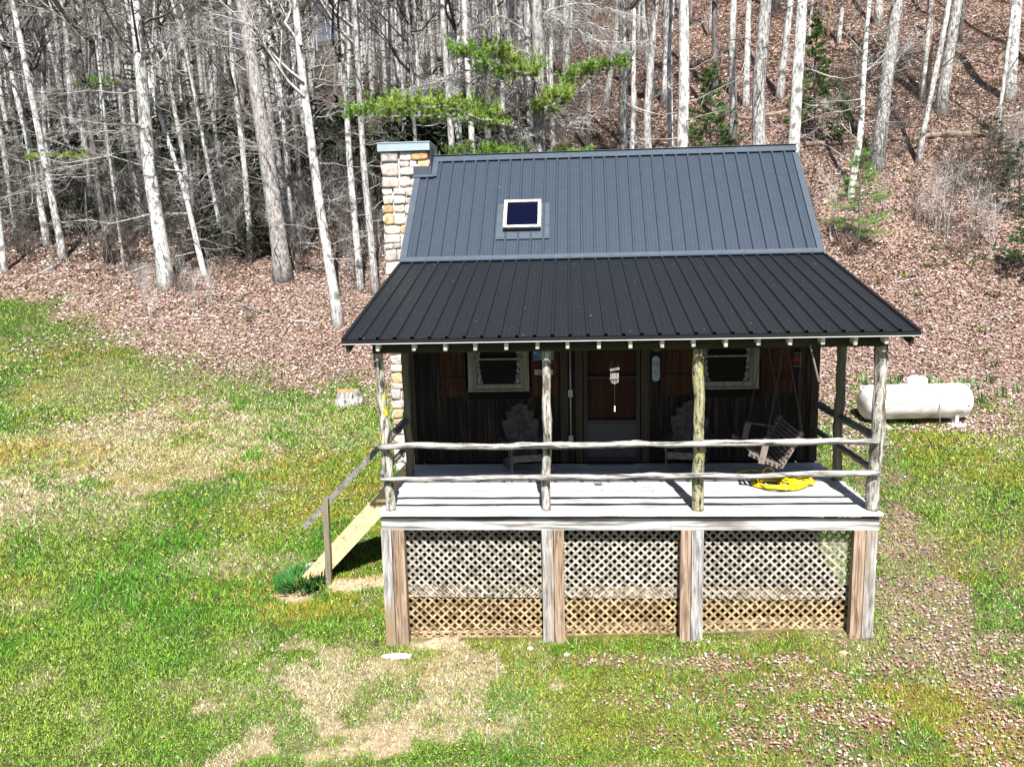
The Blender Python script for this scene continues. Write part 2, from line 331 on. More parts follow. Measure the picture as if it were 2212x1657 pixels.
def shutter(x0, x1, z0=1.15, z1=2.3):
    m = MB(); n = 3; ws = (x1-x0)/n; y = YW-.036
    for i in range(n):
        g = random.uniform(.75, 1.35); m.box((x0+i*ws+.002, y-.022, z0), (x0+(i+1)*ws-.002, y, z1), col=(g, g, g))
    s = part(m, 'shutter', 'shutter')
    m = MB(); g = .8
    for z in (z0+.27,): m.box((x0+.04, y-.046, z-.06), (x1-.02, y-.023, z+.06), col=(g, g, g))
    part(m, 'batten', 'shutter', s)
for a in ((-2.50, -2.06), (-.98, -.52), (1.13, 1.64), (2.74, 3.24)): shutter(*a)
# door ---------------------------------------------------------------
m = MB(); m.box((-.06, YW+.03, .03), (.74, YW+.07, 2.0)); dr = part(m, 'door', 'doorwood')
m = MB()
y = YW-.03
for (a, b, c, d) in ((-.12, -.055, .02, 2.03), (.735, .80, .02, 2.03), (-.055, .735, 1.965, 2.03), (-.055, .735, .02, .10), (-.055, .735, 1.42, 1.455), (-.055, .735, .66, .73)):
    m.box((a, y-.012, c), (b, y+.02, d))
part(m, 'screen_door_frame', 'doorblack', dr)
m = MB(); m.box((-.053, y-.004, .102), (.733, y+.006, .658)); part(m, 'kick_panel', 'screenpanel', dr)
m = MB(); m.box((-.075, y-.045, 1.03), (-.045, y-.016, 1.16)); part(m, 'handle', 'black', dr)
# roofs --------------------------------------------------------------
def metal_roof(name, P00, P10, P01, P11, npitch, mat, lift=.036, holes=None, end_proud=.0):
    """P00/P10 bottom left/right, P01/P11 top left/right; ribbed profile swept up the slope"""
    P00, P10, P01, P11 = map(lambda p: np.array(p, float), (P00, P10, P01, P11))
    nrm = np.cross(P10-P00, P01-P00); nrm /= np.linalg.norm(nrm)
    p = 1/npitch; prof = []
    for k in range(npitch+1):
        b = k*p
        for (du, h) in ((-.12, 0), (-.07, lift), (.07, lift), (.12, 0), (.33, 0), (.34, .003), (.36, .003), (.37, 0), (.63, 0), (.64, .003), (.66, .003), (.67, 0)):
            u = b+du*p
            if 0 <= u <= 1: prof.append((u, h))
    prof = [(0, 0)]+[q for q in prof if 0 < q[0] < 1]+[(1, 0)]
    def cols(s0, s1, u0=0, u1=1):
        pr = [q for q in prof if u0 < q[0] < u1]; pr = [(u0, 0)]+pr+[(u1, 0)]
        V = []
        for (u, h) in pr:
            a = P00+(P10-P00)*u; b = P01+(P11-P01)*u
            V += [a+(b-a)*s0+nrm*h, a+(b-a)*s1+nrm*h]
        return V, [[2*i, 2*i+2, 2*i+3, 2*i+1] for i in range(len(pr)-1)]
    m = MB()
    if holes:
        u0, u1, s0, s1 = holes
        for q in ((0, 1, 0, u0), (0, 1, u1, 1), (0, s0, u0, u1), (s1, 1, u0, u1)): m.add(*cols(*q))
    else: m.add(*cols(0, 1))
    o = part(m, name, mat)
    return o, nrm, lambda u, s: (P00+(P10-P00)*u)*(1-s)+(P01+(P11-P01)*u)*s
VL, VR = (-3.35, 3.96, 3.37), (4.08, 3.96, 3.37); RL_, RR_ = (-3.35, 6.26, 5.43), (4.17, 6.26, 5.43)
EL_, ER_ = (-3.31, -.20, 2.40), (4.00, -.20, 2.40)
mr, nm, muv = metal_roof('main_roof', VL, VR, RL_, RR_, 32, 'roof')
mr['label'] = 'steep upper roof slope of ribbed metal, its sheen put into a blue grey colour'
pr, npn, puv = metal_roof('porch_roof', EL_, ER_, (VL[0], VL[1], VL[2]-.004), (VR[0], VR[1], VR[2]-.004), 32, 'roof2', lift=.03)
pr['label'] = 'shallow metal porch roof below the main slope, its weaker sheen put into a darker colour'
m = MB()   # rear slope
m.add([(-3.35, 6.26, 5.43), (4.17, 6.26, 5.43), (4.1, 10.4, 1.75), (-3.35, 10.4, 1.75)], [[0, 1, 2, 3]]); part(m, 'rear_roof', 'roof')
def slab(m, a, b, c, d, n, t0, t1):
    a, b, c, d = map(np.array, (a, b, c, d)); V = [p+n*t0 for p in (a, b, c, d)]+[p+n*t1 for p in (a, b, c, d)]
    m.add(V, [[0, 1, 2, 3], [7, 6, 5, 4], [0, 4, 5, 1], [1, 5, 6, 2], [2, 6, 7, 3], [3, 7, 4, 0]])
m = MB(); e = .03
slab(m, muv(.01, .0), muv(.99, .0), muv(.99, .995), muv(.01, .995), nm, -.05, -.006)
slab(m, puv(.005, .005), puv(.995, .005), puv(.995, .995), puv(.005, .995), npn, -.045, -.006)
part(m, 'roof_deck', 'beam', label='dark boards under the metal roofing')
# trims: ridge cap, rakes, valley flashing, drip edge
m = MB()
slab(m, muv(-.004, .952), muv(1.002, .952), muv(1.002, 1.005), muv(-.004, 1.005), nm, .034, .040)
m.box((-3.38, 6.25, 5.452), (4.20, 6.42, 5.458), rot=rx_(-.6))
rc = part(m, 'ridge_cap', 'flash')
m = MB()
slab(m, muv(-.004, 0), muv(.012, 0), muv(.012, .93), muv(-.004, .93), nm, -.08, .036)
part(m, 'rake_trim', 'flash'); m = MB()
slab(m, muv(.988, 0), muv(1.003, 0), muv(1.003, .93), muv(.988, .93), nm, -.08, .036)
part(m, 'rake_trim', 'flash')
m = MB()
slab(m, muv(-.004, -.012), muv(1.003, -.012), muv(1.003, .028), muv(-.004, .028), nm, .034, .038)
slab(m, puv(-.003, .972), puv(1.003, .972), puv(1.003, 1.004), puv(-.003, 1.004), npn, .033, .037)
part(m, 'valley_flashing', 'flash')
m = MB()
m.box((-3.33, -.222, 2.347), (4.02, -.204, 2.392)); 
slab(m, puv(-.003, 0), puv(.004, 0), puv(.004, .97), puv(-.003, .97), npn, -.09, .024)
slab(m, puv(.996, 0), puv(1.003, 0), puv(1.003, .97), puv(.996, .97), npn, -.09, .024)
part(m, 'eave_trim', 'black')
m = MB(); m.box((-3.32, -.230, 2.339), (4.01, -.2225, 2.3465)); part(m, 'drip_edge', 'whiteline')
# screws + debris specks on the porch roof are real little bits
m = MB()
for i in range(90):
    P = puv(random.random(), random.random()**1.2)+npn*.004; s = random.uniform(.003, .008); a = random.uniform(0, 3)
    m.box(P+[-s, -s*.4, 0], P+[s, s*.4, .004], rot=rz_(a), col=random.choice([(.55, .5, .42), (.4, .34, .25), (.7, .68, .6)]))
o = m.build('roof_debris', MT['leaf']); tag(o, 'tiny dry leaf bits scattered over the porch roof', 'debris', kind='stuff')
# skylight -----------------------------------------------------------
def ms(px, py):     # point on the main slope
    D = ray(px, py); n = nm; return CAM+D*(n@(np.array(VL)-CAM)/(n@D))
a, b, c, d = ms(1076, 514), ms(1182, 514), ms(1189, 444), ms(1076, 446)
ux = np.array([1., 0, 0]); us = np.cross(nm, ux)
def sk_box(m, x0, x1, s0, s1, h0, h1, O):
    V = []
    for h in (h0, h1):
        for (x, s) in ((x0, s0), (x1, s0), (x1, s1), (x0, s1)): V.append(O+ux*x+us*s+nm*h)
    m.add(V, [[3, 2, 1, 0], [4, 5, 6, 7], [0, 1, 5, 4], [1, 2, 6, 5], [2, 3, 7, 6], [3, 0, 4, 7]])
q0, q1 = ms(1089, 497), ms(1168, 440)
O = (q0+ms(1168, 497)+q1+ms(1092, 440))/4; O = O-nm*(nm@(O-np.array(VL)))
hw = (ms(1168, 497)-q0)[0]/2+.0; hs = np.linalg.norm(((q1+ms(1092, 440))-(q0+ms(1168, 497)))/2)/2
O = O-us*.06
m = MB()
for r in ((-hw-.14, -hw, -hs-.22, hs+.03), (hw, hw+.16, -hs-.22, hs+.03), (-hw, hw, -hs-.22, -hs)): sk_box(m, *r, .022, .027, O)
for r in ((-hw, hw, -hs, -hs+.03), (-hw, hw, hs-.03, hs), (-hw, -hw+.03, -hs+.03, hs-.03), (hw-.03, hw, -hs+.03, hs-.03)): sk_box(m, *r, .0, .10, O)
sky_l = part(m, 'skylight', 'flash')
m = MB(); f = .05; h0, h1 = .101, .13
for r in ((-hw-.01, hw+.01, -hs-.01, -hs+f), (-hw-.01, hw+.01, hs-f, hs+.01), (-hw-.01, -hw+f, -hs+f, hs-f), (hw-f, hw+.01, -hs+f, hs-f)): sk_box(m, *r, h0, h1, O)
part(m, 'frame', 'skyframe', sky_l)
m = MB(); sk_box(m, -hw+f, hw-f, -hs+f, hs-f, .085, .104, O); part(m, 'glass', 'skyglass', sky_l)
m = MB(); sk_box(m, -hw+f, hw-f, hs-f-.085, hs-f-.075, .104, .110, O); sk_box(m, -hw+f, -hw+f+.012, -hs+f, hs-f-.085, .104, .110, O); sk_box(m, hw-f-.012, hw-f, -hs+f, hs-f-.085, .104, .110, O); part(m, 'inner_rail', 'shutter', sky_l)
# chimney ------------------------------------------------------------
CX0, CX1, CY0, CY1, CZ0, CZ1 = -4.06, -3.09, 5.86, 6.70, -1.5, 5.55
m = MB(); m.box((CX0+.03, CY0+.03, CZ0), (CX1-.03, CY1-.03, CZ1-.01)); ch = part(m, 'chimney', 'mortar')
def stone(m, c, sx, sz, out, nrm_ax, col):
    # a rounded, faceted lump: superellipse rings
    n = 14; V = []; ex = random.uniform(.28, .50)
    ang = np.arange(n)/n*2*math.pi+.2
    px_ = np.sign(np.cos(ang))*np.abs(np.cos(ang))**ex; pz_ = np.sign(np.sin(ang))*np.abs(np.sin(ang))**ex
    jr = 1+RNG.normal(0, .075, n)
    for (k, o_) in ((1., -.03), (1., out*.6), (.94, out*.93), (.6, out*1.02), (0.02, out*1.0)):
        for i in range(n):
            a = px_[i]*sx*k*jr[i]; b = pz_[i]*sz*k*jr[i]; oo = o_+(random.uniform(-.004, .006) if o_ > 0 else 0)
            V.append((c[0]+a, c[1]-oo, c[2]+b) if nrm_ax == 'y' else (c[0]+(oo if nrm_ax == 'x+' else -oo), c[1]+a, c[2]+b))
    Fc = [[r*n+i, r*n+(i+1) % n, (r+1)*n+(i+1) % n, (r+1)*n+i] for r in range(4) for i in range(n)]
    m.add(V, Fc, col)
m = MB()
pal = [(.72, .68, .62), (.62, .57, .54), (.78, .74, .68), (.55, .50, .47), (.62, .47, .28), (.58, .38, .20), (.68, .60, .50), (.50, .48, .48), (.74, .70, .66), (.6, .50, .45), (.70, .66, .60), (.45, .42, .41)]
def split(x0, x1, z0, z1, out):
    w_, h = x1-x0, z1-z0
    if w_ < .46 and h < .30 and (w_*h < .085 or random.random() < .35) and w_ < 2.6*h: out.append((x0, x1, z0, z1)); return
    if w_ > h*random.uniform(1.15, 1.9): c = x0+w_*random.uniform(.36, .64); split(x0, c, z0, z1, out); split(c, x1, z0, z1, out)
    else: c = z0+h*random.uniform(.36, .64); split(x0, x1, z0, c, out); split(x0, x1, c, z1, out)
for face in ('y', 'x-', 'x+'):
    lo, hi = (CX0, CX1) if face == 'y' else (CY0+.04, CY1); cells = []; split(lo, hi, CZ0, CZ1, cells)
    for (x0, x1, z0, z1) in cells:
        cx_, cz_ = (x0+x1)/2+random.uniform(-.008, .008), (z0+z1)/2+random.uniform(-.008, .008); col = np.array(random.choice(pal))*random.uniform(.85, 1.1)
        stone(m, (cx_, CY0+.03, cz_) if face == 'y' else ((CX0+.03 if face == 'x-' else CX1-.03), cx_, cz_), (x1-x0)/2-.006, (z1-z0)/2-.006, random.uniform(.03, .065), face, col)
part(m, 'stonework', 'stone', ch, smooth=True)
m = MB(); m.box((CX0-.05, CY0-.07, CZ1), (CX1+.03, CY1+.06, CZ1+.165)); m.box((CX0-.06, CY0-.08, CZ1+.15), (CX1+.04, CY1+.07, CZ1+.17)); part(m, 'cap', 'cap', ch)
m = MB()
yb = 5.80; zb = 3.37+(yb-3.96)*.8957
m.box((-3.40, 5.72, zb+.03), (CX1+.10, 5.80, zb+.036), rot=rx_(.73)); m.box((-3.40, 5.775, zb-.02), (CX1+.03, 5.785, zb+.22)); m.box((CX1+.035, 5.80, zb-.02), (CX1+.045, 6.3, 5.62)); m.box((CX1+.045, 5.78, zb+.02), (CX1+.16, 6.3, zb+.028), rot=rx_(.73), piv=(CX1, 5.78, zb))
part(m, 'chimney_flashing', 'flash', ch)
# porch floor ----------------------------------------------------------
m = MB(); y = -.105; k = 0
while y < 2.50:
    wd = .138; g = random.uniform(.80, 1.12)
    cut = random.uniform(-1.5, 2.2)
    xa, xb = -2.99+random.uniform(-.01, .03), 3.72+random.uniform(-.03, .02)
    if k == 0: cut = .35
    for (a, b) in ((xa, cut-.002), (cut+.002, xb)):
        gg = g*random.uniform(.94, 1.05); m.box((a, y+.0024, -.038), (b, y+wd-.0024, random.uniform(-.002, .001)), col=(gg, gg, gg), jit=.001)
    y += wd; k += 1
part(m, 'porch_floor', 'deck')
m = MB(); m.box((-2.96, -.04, -.25), (.98, .0, -.085)); m.box((.984, -.043, -.25), (3.70, -.003, -.085)); m.box((-2.96, .002, -.25), (-2.92, 2.5, -.045)); m.box((3.66, .002, -.25), (3.70, 2.5, -.045))
part(m, 'rim_beam', 'deckrim')
m = MB(); x = -2.6
while x < 3.5: m.box((x, .01, -.22), (x+.04, 2.55, -.045)); x += .41
part(m, 'floor_joists', 'beam')
# support posts (paired), sunk into the ground
def sup(px0, px1, py, label, mat, yo=0.):
    a = on_y(px0, py, -.045+yo); b = on_y(px1, py, -.045+yo); x0, x1 = a[0], b[0]
    m = MB(); z0 = float(H((x0+x1)/2, 0))-.25
    n = 7; zz = np.linspace(z0, -.086 if False else -.252, n)
    V = []
    for z in zz:
        dx = random.uniform(-.003, .003)
        V += [(x0+dx, -.05+yo, z), (x1+dx, -.05+yo, z), (x1+dx, .07+yo, z), (x0+dx, .07+yo, z)]
    Fc = [[i*4+j, i*4+(j+1) % 4, i*4+4+(j+1) % 4, i*4+4+j] for i in range(n-1) for j in range(4)]+[[(n-1)*4+j for j in range(4)]]
    m.add(V, Fc)
    return part(m, 'support_post', mat, label=label)
sup(828, 849, 1250, 'grey weathered support post at the left corner under the porch', 'support_grey')
sup(851, 877, 1250, 'brown pine support post beside the left corner', 'support_brown', -.01)
sup(1172, 1196, 1250, 'grey weathered support post left of centre', 'support_grey')
sup(1197.5, 1219, 1250, 'brown pine support post left of centre', 'support_brown', -.01)
sup(1470, 1492, 1250, 'brown pine support post right of centre', 'support_brown', -.01)
sup(1493.5, 1519, 1250, 'grey weathered support post right of centre', 'support_grey')
sup(1841, 1865.5, 1250, 'brown pine support post beside the right corner', 'support_brown', -.01)
sup(1867, 1891, 1250, 'grey weathered support post at the right corner under the porch', 'support_grey')
# lattice ----------------------------------------------------------------
def clipseg(p, d, x0, x1, z0, z1):
    t0, t1 = -1e9, 1e9
    for (pp, dd, lo, hi) in ((p[0], d[0], x0, x1), (p[1], d[1], z0, z1)):
        a, b = (lo-pp)/dd, (hi-pp)/dd; a, b = min(a, b), max(a, b); t0, t1 = max(t0, a), min(t1, b)
    return (t0, t1)
def lattice(x0, x1, z0, z1, y, front, tone, pitch=.084, w_=.032, label=None):
    m = MB()
    for layer, sg in ((0, front), (1, -front)):
        d = np.array([1, -sg])/math.sqrt(2); n = np.array([sg, 1])/math.sqrt(2)
        cs = [n@np.array(c) for c in ((x0, z0), (x1, z0), (x0, z1), (x1, z1))]
        k = min(cs)-pitch*random.random(); yy = y+layer*.006
        while k < max(cs):
            V = []; ok = True
            for e in (k-w_/2, k+w_/2):
                p = n*e; t0, t1 = clipseg(p, d, x0, x1, z0, z1)
                if t1-t0 < .01: ok = False; break
                V += [p+d*t0, p+d*t1]
            if ok:
                g = random.uniform(.82, 1.15); c = np.array(tone)*g
                a, b, c2, d2 = V[0], V[1], V[3], V[2]; W = [(q[0], yy, q[1]) for q in (a, b, c2, d2)]+[(q[0], yy+.005, q[1]) for q in (a, b, c2, d2)]
                m.add(W, [[0, 1, 2, 3], [7, 6, 5, 4], [0, 4, 5, 1], [1, 5, 6, 2], [2, 6, 7, 3], [3, 7, 4, 0]], c)
            k += pitch
    return part(m, 'lattice_panel', 'lattice', label=label)
xs = [(on_y(878, 1250, .06)[0], on_y(1171, 1250, .06)[0]), (on_y(1220, 1250, .06)[0], on_y(1469, 1250, .06)[0]), (on_y(1520, 1250, .06)[0], on_y(1840, 1250, .06)[0])]
for i, (a, b) in enumerate(xs):
    fr = -1 if i == 1 else 1; wh = ('left', 'middle', 'right')[i]
    lattice(a-.03, b+.03, -1.29, -.20, .110, fr, (1.05, 1.05, 1.05), label='greyish upper lattice panel in the %s bay' % wh)
    zl = min(float(H(a, 0)), float(H(b, 0)))-.06
    lattice(a-.03, b+.03, zl, -1.13, .132, 1 if i < 2 else -1, (1.12, .88, .56), pitch=.088, w_=.031, label='tan lower lattice panel in the %s bay' % wh)
    m = MB(); m.box((a-.05, .16, -1.32), (b+.05, .20, -1.12)); part(m, 'skirt_board', 'lattice')
# porch posts ------------------------------------------------------------
def log_post(px0, py0, z0, x1, y, r, mat, z1=2.26, label=None, sides=18, knots=5):
    b = on_z(px0, py0, 0); x0 = b[0]; n = 60; z = np.linspace(z0, z1, n); t = (z-z0)/(z1-z0)
    x = x0+(x1-x0)*t+np.interp(t, np.linspace(0, 1, 7), RNG.normal(0, .011, 7))*np.sin(np.pi*t)**.5; yy = y+np.interp(t, np.linspace(0, 1, 6), RNG.normal(0, .010, 6))
    m = MB(); m.tube(np.stack([x, yy, z], 1), r*(1.06-.10*t+np.interp(t, np.linspace(0, 1, 14), RNG.normal(0, .05, 14))), sides, rough=.045)
    for i in range(knots):
        k = random.randrange(2, n-3); a = random.uniform(-2.6, -.5)
        P = np.array([x[k], yy[k], z[k]]); D = np.array([math.cos(a), math.sin(a), .25])
        m.tube([P+D*r*.7, P+D*(r+.006), P+D*(r+.013)], [.016, .011, .005], 7)
    return part(m, 'porch_post', mat, label=label, smooth=True)
log_post(847, 1098, -.0, -2.93, .07, .064, 'post_yellow', label='left corner porch post with bright yellow lichen')
log_post(1181, 1100, -.0, -.655, .07, .060, 'post_pale', label='pale grey peeled porch post left of centre')
log_post(1506, 1098, -.0, 1.335, .07, .072, 'post_lichen', label='bark covered porch post with yellow green lichen', knots=9)
log_post(1879, 1096, -.0, 3.655, .07, .082, 'post_pale', label='thick crooked pale porch post at the right corner')
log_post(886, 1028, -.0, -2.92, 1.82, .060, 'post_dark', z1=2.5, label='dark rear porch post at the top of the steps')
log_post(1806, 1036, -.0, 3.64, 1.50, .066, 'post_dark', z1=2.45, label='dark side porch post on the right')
# rails
def rail(P, r, mat, label=None, par=cabin, name='porch_rail', sd=.012, flatn=1):
    P = np.array(P, float); n = 110; t = np.linspace(0, 1, n); tt = np.linspace(0, 1, len(P))
    Q = np.stack([np.interp(t, tt, P[:, i]) for i in range(3)], 1)
    w_ = np.interp(t, np.linspace(0, 1, 14), RNG.normal(0, sd*.7, 14)); Q[:, 2] += w_
    rr = r*(1+np.interp(t, np.linspace(0, 1, 20), RNG.normal(0, .10, 20)))
    m = MB(); m.tube(Q, rr, 12, rough=.06); return part(m, name, mat, par, label, True)
rail([on_y(822, 964, -.04), on_y(1180, 963, -.04), on_y(1500, 958, -.04), on_y(1898, 953, -.04)], .041, 'railwood', 'upper front porch rail of weathered pole')
rail([on_y(822, 1034, -.04), on_y(1180, 1031, -.04), on_y(1500, 1029, -.04), on_y(1898, 1022, -.04)], .038, 'railwood', 'lower front porch rail of weathered pole')
rail([(3.66, .02, .97), (3.63, 2.56, .97)], .052, 'siderail', 'upper right side porch rail', sd=.006)
rail([(3.66, .02, .53), (3.63, 2.56, .53)], .046, 'siderail', 'lower right side porch rail', sd=.006)
rail([(-2.93, .02, .90), (-2.92, 1.82, .90)], .045, 'siderail', 'upper left side porch rail')
rail([(-2.93, .02, .52), (-2.92, 1.82, .52)], .040, 'siderail', 'lower left side porch rail')
# header beam + rafters
zR = on_y(1161, 755, -.19)[2]; zB = on_y(1161, 759, -.02)[2]
m = MB(); m.box((-2.97, -.02, zB), (3.71, .06, 2.32)); part(m, 'header_beam', 'beam')
xr = [on_y(p, 745, -.19)[0] for p in (815, 893, 961, 1026, 1093, 1161, 1226, 1294, 1362, 1431, 1498.5, 1568.5, 1639.5, 1707.5, 1778, 1848.7, 1916)]
for i, x in enumerate(xr):
    m = MB(); zb = random.uniform(-.008, .008); t_ = random.uniform(-.06, .06)
    hR = 2.35-zR; cR = (2.35+zR)/2; a = (x, -.19, cR+zb); b = (x, 3.7, cR+zb+3.89*.2308)
    m.beam(a, b, .046, hR, up=(t_, -.2, 1)); part(m, 'rafter', 'rafter')
m = MB(); m.beam((3.93, -.18, 2.27), (4.0, 3.8, 3.2), .04, .09); part(m, 'barge_rafter', 'beam'); m = MB(); m.beam((-3.26, -.18, 2.27), (-3.26, 3.8, 3.2), .04, .09); part(m, 'barge_rafter', 'beam')
# steps -------------------------------------------------------------------
m = MB()
def plank(m, pts, y0, y1, col=None):
    V = [(p[0], y0, p[1]) for p in pts]+[(p[0], y1, p[1]) for p in pts]; m.add(V, [[0, 1, 2, 3], [7, 6, 5, 4], [0, 4, 5, 1], [1, 5, 6, 2], [2, 6, 7, 3], [3, 7, 4, 0]], col)
zf = lambda x: float(H(x, 1.8))
top = [(-2.97, .20), (-4.83, -1.74), (-4.45, -1.76), (-2.97, -.21)]
plank(m, top, 1.78, 1.82); st = part(m, 'steps', 'stringer', label='porch steps with new pale pine side boards')
m = MB(); plank(m, [(p[0], p[1]-.02) for p in top], 2.50, 2.54); part(m, 'stringer', 'stringer', st)
for k in range(7):
    x = -3.05-.24*k; z = -.23-.235*k; m = MB(); m.box((x-.26, 1.822, z-.035), (x, 2.498, z), col=(1, 1, 1)); part(m, 'tread', 'support_brown', st)
m = MB(); m.beam((-2.96, 1.74, .91), (-4.68, 1.74, -.84), .045, .085, up=(0, 0, 1)); part(m, 'handrail', 'handrail', st)
m = MB(); m.beam((-4.31, 1.69, zf(-4.3)-.2), (-4.275, 1.69, -.33), .085, .085, up=(0, 1, 0)); part(m, 'newel_post', 'newel', st)
# ================================================================== THINGS ON THE PORCH
# adirondack chairs
def chair(px, py, ang, label, fan):
    b = on_z(px, py, 0); root = empty('garden_chair', (0, 0, 0), label, 'chair', 'slatted wooden porch chairs')
    P = lambda m, n: m.build(n, MT['chair'], root)
    for k in range(5):       # seat slats, sloping down to the back
        pass
    m = MB()
    for k in range(6):
        y = -.30+k*.095; z = .39-k*.028; m.box((-.27, y, z-.02), (.27, y+.085, z), rot=rx_(-.29))
    m.box((-.27, -.335, .30), (.27, -.31, .405)); P(m, 'seat')
    m = MB(); n = 7      # fan back: slats spread from the seat, rounded top
    for k in range(n):
        u = (k-(n-1)/2)/((n-1)/2); ln = .86-.26*u*u; a = u*.13*fan
        x0, x1 = u*.19, u*.19+math.sin(a)*ln*.9
        lo = np.array([x0, .20, .26]); hi = np.array([x1, .20+.36*ln, .26+ln*math.cos(a)*.93]); nb = np.array([0, -.92, .36])*.009; wl, wh = np.array([.030, 0, 0]), np.array([.046, 0, 0]); m.add([lo-wl-nb, lo+wl-nb, hi+wh-nb, hi-wh-nb, lo-wl+nb, lo+wl+nb, hi+wh+nb, hi-wh+nb], [[3, 2, 1, 0], [4, 5, 6, 7], [0, 1, 5, 4], [1, 2, 6, 5], [2, 3, 7, 6], [3, 0, 4, 7]])
    m.beam((-.27, .30, .46), (.27, .30, .46), .06, .02, up=(0, -1, .4)); P(m, 'backrest')
    for s in (-1, 1):
        m = MB(); m.beam((s*.285, -.30, 0), (s*.285, -.30, .54), .10, .024, up=(1, 0, 0)); P(m, 'leg')
        m = MB(); m.beam((s*.255, -.31, .34), (s*.255, .62, .06), .022, .12); P(m, 'rear_leg')
        m = MB(); m.beam((s*.31, -.38, .55), (s*.30, .40, .55), .125, .022); m.beam((s*.31, -.29, .42), (s*.31, -.22, .54), .02, .08); P(m, 'armrest')
    root.rotation_euler = (0, 0, ang)
    off = rz_(ang)@np.array([-.285 if ang > 0 else -.285, -.30, 0]); root.location = (b[0]-off[0], b[1]-off[1], .003)
    return root
chair(1106, 1040, R(14), 'left wooden chair with fan shaped slatted back, standing below the left window', 1)
chair(1439, 1030, R(-14), 'right wooden chair with fan shaped slatted back, behind the lichened porch post', 1)
# porch swing
sw = empty('porch_swing', (0, 0, 0), 'slatted wooden porch swing hanging tilted on chains at the right end of the porch', 'porch swing')
YA, YB_ = .88, 2.05
def sp(px, py): p = on_y(px, py, YA); return np.array([p[0], p[2]])
sf, scn, bt = sp(1618, 980), sp(1686, 1010), sp(1733, 934)
def slats(m, a, b, n, w_):
    d = (b-a); L = np.linalg.norm(d); d = d/L; nn = np.array([-d[1], d[0]])
    for k in range(n):
        c = a+d*L*(k+.5)/n+nn*.022
        V = []
        for y in (YA-.05, YB_+.05):
            for (i, j) in ((-1, -1), (1, -1), (1, 1), (-1, 1)): q = c+d*i*w_/2+nn*j*.009; V.append((q[0], y, q[1]))
        m.add(V, [[0, 1, 2, 3], [7, 6, 5, 4], [0, 4, 5, 1], [1, 5, 6, 2], [2, 6, 7, 3], [3, 7, 4, 0]])
m = MB(); slats(m, sf, scn, 7, .036); m.build('seat', MT['swing'], sw)
m = MB(); slats(m, scn+(bt-scn)*.08, bt, 9, .036); m.build('backrest', MT['swing'], sw)
for y in (YA, YB_):
    m = MB(); a3 = lambda q, dy=0: (q[0], y+dy, q[1])
    m.beam(a3(sf), a3(scn), .03, .06); m.beam(a3(scn), a3(bt), .03, .06); m.build('end_frame', MT['pinkwood'], sw)
    m = MB(); a0, a1 = sp(1643, 1000), sp(1655, 950); m.beam((a0[0], y-.03, a0[1]), (a1[0], y-.03, a1[1]), .09, .025, up=(0, 1, 0)); 
    m.build('arm_post', MT['pinkwood'], sw)
    m = MB(); b0, b1 = sp(1648, 951), sp(1720, 960); m.beam((b0[0], y-.03, b0[1]+.02), (b1[0], y-.03, b1[1]+.02), .08, .022); m.build('armrest', MT['swing'], sw)
    tp = np.array([(a1[0]+bt[0])/2-.02, y, 2.25])
    for q in (a1, bt):
        m = MB(); q3 = np.array([q[0], y-.02, q[1]]); L = np.linalg.norm(tp-q3); n = int(L/.036); dd = (tp-q3)/L
        for k in range(n):
            c = q3+dd*(k+.5)*L/n; u = np.cross(dd, [0, 1, 0] if k % 2 else [1, .2, 0]); u /= np.linalg.norm(u); t = np.arange(9)/8*2*math.pi
            m.tube(c+np.outer(np.cos(t), dd)*.021+np.outer(np.sin(t), u)*.010, .0032, 4, caps=False)
        m.build('chain', MT['chain'], sw)
# hose
m = MB()
def loop(cx, cy, rx, ry, a0, z0, n=60, turns=1, wob=.04):
    t = np.linspace(0, 2*math.pi*turns, n)+a0; w1 = np.interp(np.linspace(0, 1, n), np.linspace(0, 1, 9), RNG.normal(0, wob, 9)); return np.stack([cx+(rx+w1)*np.cos(t), cy+(ry+w1)*np.sin(t), z0+.012*np.abs(np.sin(t*1.5+a0))+0*t], 1)
hc = on_z(1680, 1047, .015); hc2 = on_z(1722, 1043, .015)
pts = []
for k in range(5): pts.append(loop(hc[0]+random.uniform(-.05, .05), hc[1]+random.uniform(-.05, .05), .30+random.uniform(-.05, .05), .29+random.uniform(-.08, .05), k*1.3, .014+k*.011))
for k in range(4): pts.append(loop(hc2[0]+random.uniform(-.04, .04), hc2[1]+random.uniform(-.05, .04), .24+random.uniform(-.05, .04), .22+random.uniform(-.06, .04), k*1.9, .02+k*.012))
Pm = np.vstack(pts); K = np.ones(5)/5; Pm = np.stack([np.convolve(Pm[:, i], K, 'valid') for i in range(3)], 1)
m.tube(Pm, .0125, 8)
u0 = on_z(1648, 1035, .02); t = np.linspace(0, math.pi, 14); m.tube(np.stack([u0[0]+.09-.10*np.cos(t), u0[1]+.05+0*t, .02+.17*np.sin(t)], 1), .012, 8)
ta, tb, tcn = on_z(1660, 1022, .014), on_z(1625, 1014, .014), on_z(1592, 1021, .014); t = np.linspace(0, 1, 20)[:, None]
m.tube((1-t)**2*ta+2*t*(1-t)*(tb+np.array([0, .1, 0]))+t*t*tcn, .012, 8)
o = m.build('garden_hose', MT['hose'], smooth=True); tag(o, 'yellow hose lying in loose coils on the porch boards below the swing', 'hose')
